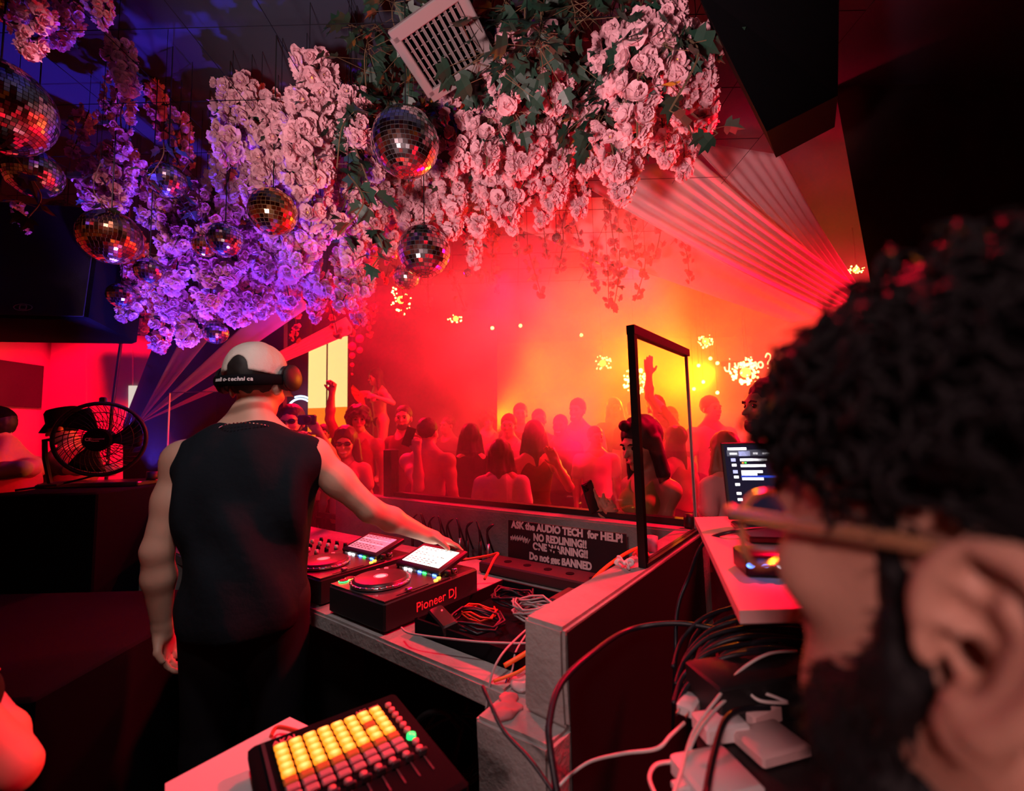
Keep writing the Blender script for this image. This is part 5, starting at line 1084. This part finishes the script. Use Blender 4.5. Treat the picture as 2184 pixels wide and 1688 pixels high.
# beard and sideburn
bd_ = sdf_obj('beard', [C(N(.002, .016, .02), N(.004, .02, -.035), .0055, .010, .01), C(N(.004, .02, -.035), N(.028, .06, -.085), .013, .02, .02), C(N(.028, .06, -.085), N(.075, .09, -.10), .02, .026, .02), C(N(.148, .02, -.03), N(.122, .06, -.085), .012, .02, .02), C(N(.122, .06, -.085), N(.075, .09, -.10), .02, .026, .02),
     C(N(.048, .095, -.038), N(.075, .111, -.030), .006, .007, .01), C(N(.102, .095, -.038), N(.075, .111, -.030), .006, .007, .01), E(N(.03, .055, -.06), (.018, .024, .022), .02), E(N(.035, .04, -.1), (.03, .03, .02), .02)], .004, HB, NM, post=lambda D, X, Y, Z: D+.0028*hnoise(X, Y, Z, 260))
mb = MB(); n = 0
bv = bd_.data.vertices; 
for i in range(900):
    v = bv[rnd.randrange(len(bv))]; mb.tube([v.co, v.co+(v.normal+Vector((rnd.gauss(0, .5), rnd.gauss(0, .5), -.6))).normalized()*rnd.uniform(.005, .012)], [.0007, .0003], 3)
wb = mb.build('whiskers', HB, NM); wb['kind'] = 'stuff'
mb = MB(); mb.tube([N(.025, .094, .048), N(.04, .106, .054), N(.056, .106, .05)], .004, 6); mb.build('eyebrow', HB, NM, True)
# glasses
GF = mat('amber_clear_frame', (.50, .26, .14), .15, trans=.5, spec=.8)
gl = empty('eyeglasses', NM.location, NM.rotation_euler, 'clear amber-framed glasses on the near man, temple arm over his ear', 'glasses')
mb = MB(); P_ = [N(-.006, -.012, .034), N(-.010, .01, .036), N(-.006, .06, .034), N(.004, .118, .031)]
mb.tube(spline(P_, 6), .0022, 8, r2=.0042); mb.build('temple', GF, gl, True)
mb = MB(); mb.tube(spline([N(.156, -.012, .034), N(.160, .01, .036), N(.156, .06, .034), N(.146, .118, .031)], 6), .0022, 8, r2=.0042); mb.build('temple', GF, gl, True)
for x, q in ((.041, 1), (.109, -1)):
    pts = [N(x+.0295*math.copysign(abs(math.cos(t))**.8, math.cos(t)), .125-.012*abs(x+.0295*math.cos(t)-.075)/.07, .016+.0255*math.copysign(abs(math.sin(t))**.8, math.sin(t))) for t in np.arange(0, 6.28, .262)]
    rim = MB().tube(pts, .0026, 8, True).build('rim', GF, gl, True); MB().add(pts, [tuple(range(len(pts)))]).build('lens', M['lens'], rim)
MB().tube([N(.068, .126, .022), N(.075, .129, .025), N(.082, .126, .022)], .0026, 8).build('bridge', GF, gl, True)
MB().ell(N(.008, .118, .031), (.005, .006, .005), 6).build('hinge', M['metal'], gl, True)
# ---------------------------------------------------------------- people
def place(px, py, Y, headtop=False):
    p = PY(px, py, Y); return p
def crowd(label, px, py, Y, yaw=180, hd=(0, 0, 0), worldarms=None, **k):
    """head centre at pixel px,py at distance Y; height follows"""
    p = PY(px, py, Y); z0 = k.pop('z0', 0); H = (p.z-z0)/1.645*1.75
    wa = worldarms or {}; s = H/1.75; Rz = Matrix.Rotation(R(-yaw), 3, 'Z')
    for q, key in (('L', 'armL'), ('R', 'armR')):
        if q in wa:
            d = dict(wa[q])
            for t in ('e', 'w'):
                d[t] = (Rz @ (PY(*d[t])-Vector((p.x, p.y, z0))))/s
            for t in ('f', 'n'):
                if t in d: d[t] = Rz @ Vector(d[t])
            k[key] = d
    return person(label, (p.x, p.y), yaw, H, z0=z0, head=hd, **k)
# the DJ
DJ = person('man in a pale backwards cap and black sleeveless shirt bending over the players', (-.90, 1.53), 14, 1.83, bulk=.98, head=(-16, -8, 0), skin=0,
    top=('sleeveless', mat('black_shirt', (.009, .012, .017), .95, spec=.1, bump=.15, bscale=30)), hair=('fade', 'dark'), vox=.0075,
    armR={'e': Matrix.Rotation(R(-14), 3, 'Z') @ (Vector((-.53, 1.66, 1.235))-Vector((-.90, 1.53, 0)))/1.0457, 'w': Matrix.Rotation(R(-14), 3, 'Z') @ (Vector((-.36, 1.86, 1.095))-Vector((-.90, 1.53, 0)))/1.0457,
          'f': Matrix.Rotation(R(-14), 3, 'Z') @ Vector((.75, .45, -.35)), 'n': Matrix.Rotation(R(-14), 3, 'Z') @ Vector((-.1, -.1, -1)), 'curl': .35},
    armL={'e': (-.24, -.02, 1.11), 'w': (-.245, .035, .865), 'f': (.05, .3, -.9), 'n': (1, 0, -.3), 'curl': .6}, lean=2)
root, hp, HM, s, nk, arms, hs_ = DJ
root.name = 'person'
def hat_post(D, X, Y, Z): return D
# cap: own thing worn on the head
capm = mat('off_white_canvas', (.62, .56, .50), .9, noise=.12, nscale=25, bump=.2, bscale=90)
T = Matrix.Translation(root.location) @ Matrix.Rotation(R(14), 4, 'Z')
capE = empty('baseball_cap', T @ (hp((0, 0, .12))*s), (T.to_3x3() @ HM).to_euler(), 'off-white baseball cap worn backwards by the man at the players', 'cap')
def capdome(D, X, Y, Z):
    th = np.arctan2(X, Y)
    D = D+.0018*np.abs(np.cos(3*th))**8*(Z > .01)+.0012*hnoise(X, Y, Z, 60)
    D = np.maximum(D, -(Z+.0-.15*Y*0-.002))
    return np.maximum(D, .046-np.sqrt(X**2+((Z-.018)*1.05)**2)*1.0) if False else D
dome = [E((0, -.012, .02), (.1, .118, .118), .01), E((0, -.012, .0), (.088, .105, .105), .004, None, True), E((0, -.13, .008), (.036, .06, .045), .006, None, True)]
sdf_obj('crown', dome, .005, capm, capE, post=capdome)
MB().ell((0, -.012, .139), (.008, .008, .004), 6).build('button', capm, capE, True)
b = MB(); b.tube([(-.04, -.098, .008), (-.022, -.112, .006), (0, -.116, .006), (.022, -.112, .006), (.04, -.098, .008)], .003, 8, r2=.012); b.build('strap', M['matte'], capE, True)
b = MB(); vs = []
for i in range(13):
    a = (i-6)/6; x = a*.075; y0 = .098-.045*a*a; y1 = .175-.06*a*a; vs += [(x, y0, .004-.012*a*a), (x*1.02, y1, -.01-.022*a*a), (x, y0, .001-.012*a*a), (x*1.02, y1, -.013-.022*a*a)]
fs = []
for i in range(12): q = i*4; fs += [(q, q+1, q+5, q+4), (q+2, q+6, q+7, q+3), (q+1, q+3, q+7, q+5), (q, q+4, q+6, q+2)]
b.add(vs, fs); b.build('brim', capm, capE, True)
# headphones worn round the back of the head
hpE = empty('headphones', capE.location, capE.rotation_euler, 'black over-ear headphones with the band round the back of the cap', 'headphones')
pts = []
for i in range(25):
    a = math.pi*(-.02+1.04*i/24); pts.append((.112*math.cos(a), -.01-.125*math.sin(a), -.004-.035*math.sin(a)))
b = MB(); b.tube(pts, .009, 10, r2=.019); band = b.build('headband', M['matte'], hpE, True)
for q in (-1, 1):
    mt = Matrix.Translation((q*.088, .005, .005)) @ Matrix.Rotation(R(90*q), 4, 'Y') @ Matrix.Rotation(R(8), 4, 'X')
    ec = MB().lathe([(.001, 0), (.03, 0), (.042, .005), (.045, .014), (.04, .022), (.041, .026), (.046, .03), (.046, .044), (.036, .052), (.001, .053)], 24, mt).build('ear_cup', M['black'], hpE); smooth_angle(ec)
    MB().tube([mt @ Vector((.046*math.cos(t*.524), .046*math.sin(t*.524), .034)) for t in range(12)], .003, 6, True).build('ring', M['dmetal'], ec)
tm = Matrix.Translation((0, -.1452, -.046))
for i, chh in enumerate('audio-technica'):
    a = math.pi*(.66-.32*i/13); P = Vector((.112*math.cos(a), -.01-.127*math.sin(a), -.004-.035*math.sin(a)))
    n = Vector((math.cos(a), -math.sin(a)*1.1, 0)).normalized(); xt = Vector((0, 0, 1)).cross(n)
    mm = Matrix((( -xt.x if False else xt.x, 0, n.x, 0), (xt.y, 0, n.y, 0), (0, 1, 0, 0), (0, 0, 0, 1)))
    a2 = math.pi*(.64-.28*i/13) if False else a
    text_obj('logo_letter', chh, sw, .019, Matrix.Translation(P+n*.0095+Vector((0, 0, -.005))) @ mm, band, .0004, .0005)
# chain
b = MB()
pts = [Vector((.068*bx_ , by_, bz_)) for bx_, by_, bz_ in [(math.cos(t*math.pi/12)*1.05, -.012-.066*math.sin(t*math.pi/12)*1.05, .0+.045*math.cos(t*math.pi/12)**2) for t in range(24)]]
ch = empty('neck_chain', T @ (Vector((0, -.012, 1.462))*s), (R(-20), 0, R(14)), 'thin pale chain round the neck of the man at the players', 'necklace')
for i in range(48):
    a = i*math.pi/24; MBc = None
    b.ell((.088*math.cos(a), .084*math.sin(a), .0), (.0036, .0036, .0026), 4)
b.build('links', M['chrome'], ch, True)

# right behind the booth: woman with a phone
wm = crowd('dark-haired woman looking down at her phone behind the tall side screen', 1378, 946, 2.36, 118, (0, -14, 0), fem=True, hair=('long', 'dark'), top=('tank', (.38, .30, .10)), skin=1, vox=.008, hs=1.22,
    worldarms={'R': {'e': (1335, 1125, 2.40), 'w': (1278, 1088, 2.30), 'f': (-.3, -.1, .5), 'n': (0, .6, .8), 'curl': .5}, 'L': {'e': (1400, 1160, 2.28), 'w': (1315, 1112, 2.26), 'f': (-.3, 0, .6), 'n': (-.2, .9, .2), 'curl': .5}})
b = MB(); b.box((0, 0, 0), (.076, .010, .155), None, .004); ph = b.build('phone', M['black']); ph.location = PY(1260, 1060, 2.26); ph.rotation_euler = (R(-8), R(-14), R(38)); tag(ph, 'smartphone held up by the woman behind the side screen', 'phone')
MB().box((-.017, -.006, .052), (.03, .003, .034), None, .002).build('camera_bump', M['dmetal'], ph)
for (x, z) in ((-.024, .06), (-.024, .044), (-.01, .052)): MB().lathe([(.001, 0), (.006, 0), (.006, .002), (.001, .002)], 12, Matrix.Translation((x, -.0072, z)) @ Matrix.Rotation(R(90), 4, 'X')).build('camera_lens', M['darklens'], ph)
# claw clip / bun at forehead
MB().ell((0, 0, 0), (.035, .03, .03), 8).build('hair_roll', HAIRM['dark'], wm[0], True).location = wm[1]((0, .075, .215))*wm[3]
crowd('man in profile at the desk, half hidden by the near man\'s curly hair', 1640, 858, 1.95, 95, (0, 2, 0), skin=2, hair=('short', 'dark'), beard=True, top=('tee', (.05, .03, .03)), vox=.009)
crowd('person with a round pale hairdo just left of the profile man', 1545, 955, 2.75, 20, (0, 0, 0), fem=True, hair=('long', 'light'), top=('tee', (.6, .5, .5)))
crowd('long-haired woman seen from behind below the glowing lamp', 1440, 935, 3.6, 30, fem=True, hair=('long', 'brown'), top=('tank', (.4, .1, .1)))
# left of the booth
crowd('man in narrow sunglasses taking a photo beside the yellow screen', 626, 903, 3.95, 188, (0, 0, 6), hair=('short', 'dark'), beard=True, shades=True, skin=0, top=('tank', (.6, .3, .32)), vox=.008, hs=1.25,
    worldarms={'L': {'e': (715, 985, 3.8), 'w': (683, 925, 3.63), 'f': (-.5, 0, .6), 'n': (-.3, .8, 0), 'curl': .8}, 'R': {'e': (575, 1010, 3.8), 'w': (625, 945, 3.63), 'f': (.6, 0, .5), 'n': (.2, .9, 0), 'curl': .8}})
b = MB().box((0, 0, 0), (.15, .03, .08), None, .01).build('camera', M['black']); b.location = PY(655, 896, 3.62); tag(b, 'compact camera held up by the man in narrow sunglasses', 'camera')
MB().lathe([(.001, 0), (.03, 0), (.03, .03), (.026, .032), (.001, .028)], 20, Matrix.Translation((.02, -.015, 0)) @ Matrix.Rotation(R(90), 4, 'X')).build('lens', M['dmetal'], b)
crowd('curly-haired person raising one fist with the thumb up', 766, 893, 4.6, 175, (25, 5, 0), hair=('curly', 'dark'), skin=1, top=('tank', (.3, .05, .05)), vox=.009,
    worldarms={'R': {'e': (703, 895, 4.42), 'w': (708, 838, 4.38), 'f': (.12, 0, 1), 'n': (-.3, -.9, 0), 'curl': 1.5, 'thumb': 1.0}})
crowd('woman in dark sunglasses and a pink top behind the booth wall', 738, 945, 3.95, 182, (8, -6, 0), fem=True, hair=('long', 'brown'), shades=True, top=('tee', (.75, .3, .33)), vox=.008, hs=1.22, smile=True)
crowd('dancer in a dark two-piece holding an orange fan on the raised platform', 812, 802, 6.4, 130, (-10, -5, 0), fem=True, hair=('long', 'dark'), skin=0, top=('bikini', (.02, .01, .02)), pants=None, z0=.87, vox=.01, lean=6,
    worldarms={'R': {'e': (795, 852, 6.2), 'w': (786, 838, 6.1), 'f': (-1, 0, -.1), 'curl': .9}, 'L': {'e': (838, 860, 6.2), 'w': (800, 846, 6.05), 'f': (-1, 0, .1), 'curl': .9}})
fe = PY(775, 843, 6.05); b = MB(); vs = [(0, 0, 0)]+[(.17*math.cos(R(150+i*13)), .012*(i % 2), .17*math.sin(R(120+i*13))) for i in range(11)]
b.add(vs, [(0, i, i+1) for i in range(1, 11)]); b.add([(x, y+.008, z) for x, y, z in vs], [(0, i+1, i) for i in range(1, 11)])
b = b.build('hand_fan', mat('orange_paper', (.95, .35, .04), .6)); b.location = fe; tag(b, 'orange folding fan held by the dancer on the platform', 'fan')
o = MB().box((PY(825, 900, 6.6).x, 6.6, .43), (1.5, 1.1, .86), None, .02).build('dance_platform', M['walldark']); tag(o, 'dark raised platform under the dancer', 'platform')
crowd('bearded man in a striped shirt looking sideways under the dancer', 862, 888, 4.7, 150, (30, 0, 0), hair=('fade', 'dark'), beard=True, top=('shirt', (.12, .03, .03)), vox=.009)
crowd('bare-shouldered person with a raised hand holding a phone, seen from behind', 912, 918, 3.7, -20, (0, 0, 0), hair=('short', 'dark'), skin=0, top=None, vox=.009, bulk=1.1,
    worldarms={'L': {'e': (893, 1040, 3.5), 'w': (890, 965, 3.45), 'f': (-.1, .1, 1), 'n': (0, .9, 0), 'curl': 1.0}})
b = MB().box((0, 0, 0), (.075, .01, .15), None, .004).build('phone', M['black']); b.location = PY(872, 932, 3.47); b.rotation_euler = (0, R(20), 0); tag(b, 'phone held by the bare-shouldered person', 'phone')
crowd('person in a dark hooded top left of the white shirt', 1003, 930, 3.9, 10, hair=('long', 'dark'), fem=True, top=('long', (.02, .012, .015)))
crowd('person in a white shirt with long hair close behind the booth wall', 1068, 965, 3.25, -8, hair=('long', 'brown'), fem=True, top=('tee', (.75, .62, .62)), vox=.009)
crowd('dark-haired person with one hand raised in the orange haze', 1140, 925, 3.6, 5, fem=True, hair=('long', 'dark'), top=('tank', (.12, .02, .02)), vox=.009,
    worldarms={'R': {'e': (1215, 1040, 3.3), 'w': (1188, 990, 3.25), 'f': (-.4, 0, .8), 'n': (0, -1, 0), 'curl': .4}})
far = [(1110, 880, 5.6, 'capped man at the back left of the lit faces', ('short', 'brown'), 0), (1150, 893, 5.2, 'man with a pale collar facing the booth in orange haze', ('fade', 'dark'), 0),
       (1195, 905, 4.9, 'bearded smiling man in the middle of the orange haze', ('fade', 'dark'), 1), (1232, 872, 5.0, 'tall man with slicked hair behind the bearded smiling man', ('short', 'dark'), 0),
       (1270, 930, 4.5, 'man in a pale shirt close left of the raised phone', ('short', 'brown'), 0), (1310, 868, 6.3, 'woman with light hair behind the tall side screen', ('long', 'light'), 1),
       (1352, 875, 5.8, 'man looking to the left behind the tall side screen', ('fade', 'dark'), 0), (1515, 868, 4.6, 'man in the amber light between the side screen and the lamp', ('short', 'dark'), 0),
       (955, 905, 6.0, 'person deep in the dark red haze left of centre', ('short', 'dark'), 0), (1040, 895, 6.2, 'person deep in the red haze behind the hooded top', ('curly', 'dark'), 0),
       (590, 915, 4.6, 'person right beside the headphones in red light', ('long', 'light'), 1), (690, 925, 5.0, 'person behind the photographer\'s wrist', ('short', 'dark'), 0),
       (1085, 905, 4.6, 'tall person in red haze turned to the right', ('short', 'dark'), 0), (1430, 888, 5.2, 'person in a cap behind the woman with the phone', ('short', 'dark'), 0)]
random.seed(11)
for i, (px, py, Y, lb, hr, fe_) in enumerate(far):
    crowd(lb, px, py, Y, 180+random.uniform(-35, 35), (random.uniform(-15, 15), 0, 0), fem=bool(fe_), hair=hr, skin=i % 3, vox=.0125, beard='bearded' in lb, smile='smiling' in lb, top=('tee' if i % 2 else 'shirt', random.choice([(.5, .4, .4), (.05, .03, .03), (.3, .2, .2), (.02, .02, .02)])))
crowd('person with one arm stretched straight up in the amber light', 1400, 868, 4.4, 178, (0, 0, 0), hair=('short', 'brown'), top=('tee', (.4, .2, .1)), vox=.011, worldarms={'L': {'e': (1384, 845, 4.3), 'w': (1384, 800, 4.2), 'f': (0, 0, 1), 'n': (0, -1, 0), 'curl': .12}})
# far left pair
PL = crowd('man in a black cap and sunglasses with a red tank top leaning over his table', 40, 905, 2.7, 105, (0, -22, 0), hair=('short', 'dark'), shades=True, skin=0, top=('tank', (.45, .12, .10)), vox=.008, bulk=1.05, side=0, lean=6,
    worldarms={'R': {'e': (45, 1000, 2.45), 'w': (-60, 1010, 2.4)}})
PB = crowd('person in a black bucket hat behind the round fan', 150, 905, 3.5, 110, (0, -15, 0), hair=('short', 'dark'), top=('tee', (.25, .08, .08)), skin=0, vox=.009, worldarms={'L': {'e': (150, 1000, 3.3), 'w': (195, 1005, 3.0), 'f': (1, 0, 0)}})
def hat(per, bucket, label):
    rt, hp_, HM_q, s_ = per[:4]; Rz_ = rt.rotation_euler.to_matrix()
    e = empty('bucket_hat' if bucket else 'knit_cap', rt.location+Rz_ @ (hp_((0, -.016, .150))*s_), (Rz_ @ HM_q).to_euler(), label, 'hat')
    if bucket:
        MB().lathe([(.08, .09), (.1, .075), (.106, .0), (.155, -.055), (.158, -.055), (.11, .005), (.105, .08), (.09, .1), (.001, .102)], 28).build('crown', M['matte'], e, True)
        MB().lathe([(.001, 0), (.02, 0), (.02, .003), (.001, .003)], 16, Matrix.Translation((.03, -.1, .03)) @ Matrix.Rotation(R(85), 4, 'X')).build('badge', M['greyplastic'], e)
    else:
        sdf_obj('crown', [E((0, 0, 0), (.09, .108, .102), .01)], .006, M['matte'], e, post=lambda D, X, Y, Z: np.maximum(D, -Z-.012))
        MB().ell((0, 0, .103), (.008, .008, .004), 6).build('button', M['matte'], e, True)
hat(PL, False, 'black cap on the man in the red tank top'); hat(PB, True, 'black bucket hat with a small round badge')
# elbow at the lower left
person('person whose bare red-lit forearm pokes in at the lower left edge', (-1.30, .78), 0, 1.6, hair=('short', 'dark'), skin=0, top=('tee', (.02, .02, .02)), vox=.009,
       armR={'e': (.47, .03, 1.04), 'w': (.24, .16, 1.13), 'f': (-.9, .2, .1), 'n': (0, 0, -1)})
# ---------------------------------------------------------------- stage haze over the dance floor
hz_ = MB().box((.9, 6.2, 1.78), (7.4, 7.4, 3.5)); 
hv = bpy.data.materials.new('stage_haze'); hv.use_nodes = True; nt = hv.node_tree; nt.nodes.clear()
def nn(t, **k):
    n = nt.nodes.new(t)
    for a, b in k.items(): setattr(n, a, b)
    return n
tc = nn('ShaderNodeTexCoord'); no = nn('ShaderNodeTexNoise'); no.inputs['Scale'].default_value = .75; no.inputs['Detail'].default_value = 4; no.inputs['Roughness'].default_value = .55; no.inputs['Distortion'].default_value = .6
nt.links.new(tc.outputs['Object'], no.inputs['Vector'])
mr = nn('ShaderNodeMapRange'); mr.inputs['From Min'].default_value = .45; mr.inputs['From Max'].default_value = .62; mr.inputs['To Min'].default_value = .05; mr.inputs['To Max'].default_value = .50
nt.links.new(no.outputs['Fac'], mr.inputs['Value'])
sx = nn('ShaderNodeSeparateXYZ'); nt.links.new(tc.outputs['Object'], sx.inputs[0])
mx = nn('ShaderNodeMapRange'); mx.inputs['From Min'].default_value = -1.6; mx.inputs['From Max'].default_value = .4; mx.inputs['To Min'].default_value = .03; mx.inputs['To Max'].default_value = 1.0
nt.links.new(sx.outputs['X'], mx.inputs['Value'])
mu = nn('ShaderNodeMath', operation='MULTIPLY'); nt.links.new(mr.outputs[0], mu.inputs[0]); nt.links.new(mx.outputs[0], mu.inputs[1])
vs_ = nn('ShaderNodeVolumeScatter'); vs_.inputs['Anisotropy'].default_value = .2; vs_.inputs['Color'].default_value = (1, 1, 1, 1)
nt.links.new(mu.outputs[0], vs_.inputs['Density']); ou = nn('ShaderNodeOutputMaterial'); nt.links.new(vs_.outputs[0], ou.inputs['Volume'])
o = hz_.build('stage_haze', hv); tag(o, 'drifting stage haze over the crowd, glowing red and amber', 'haze', None, 'stuff')
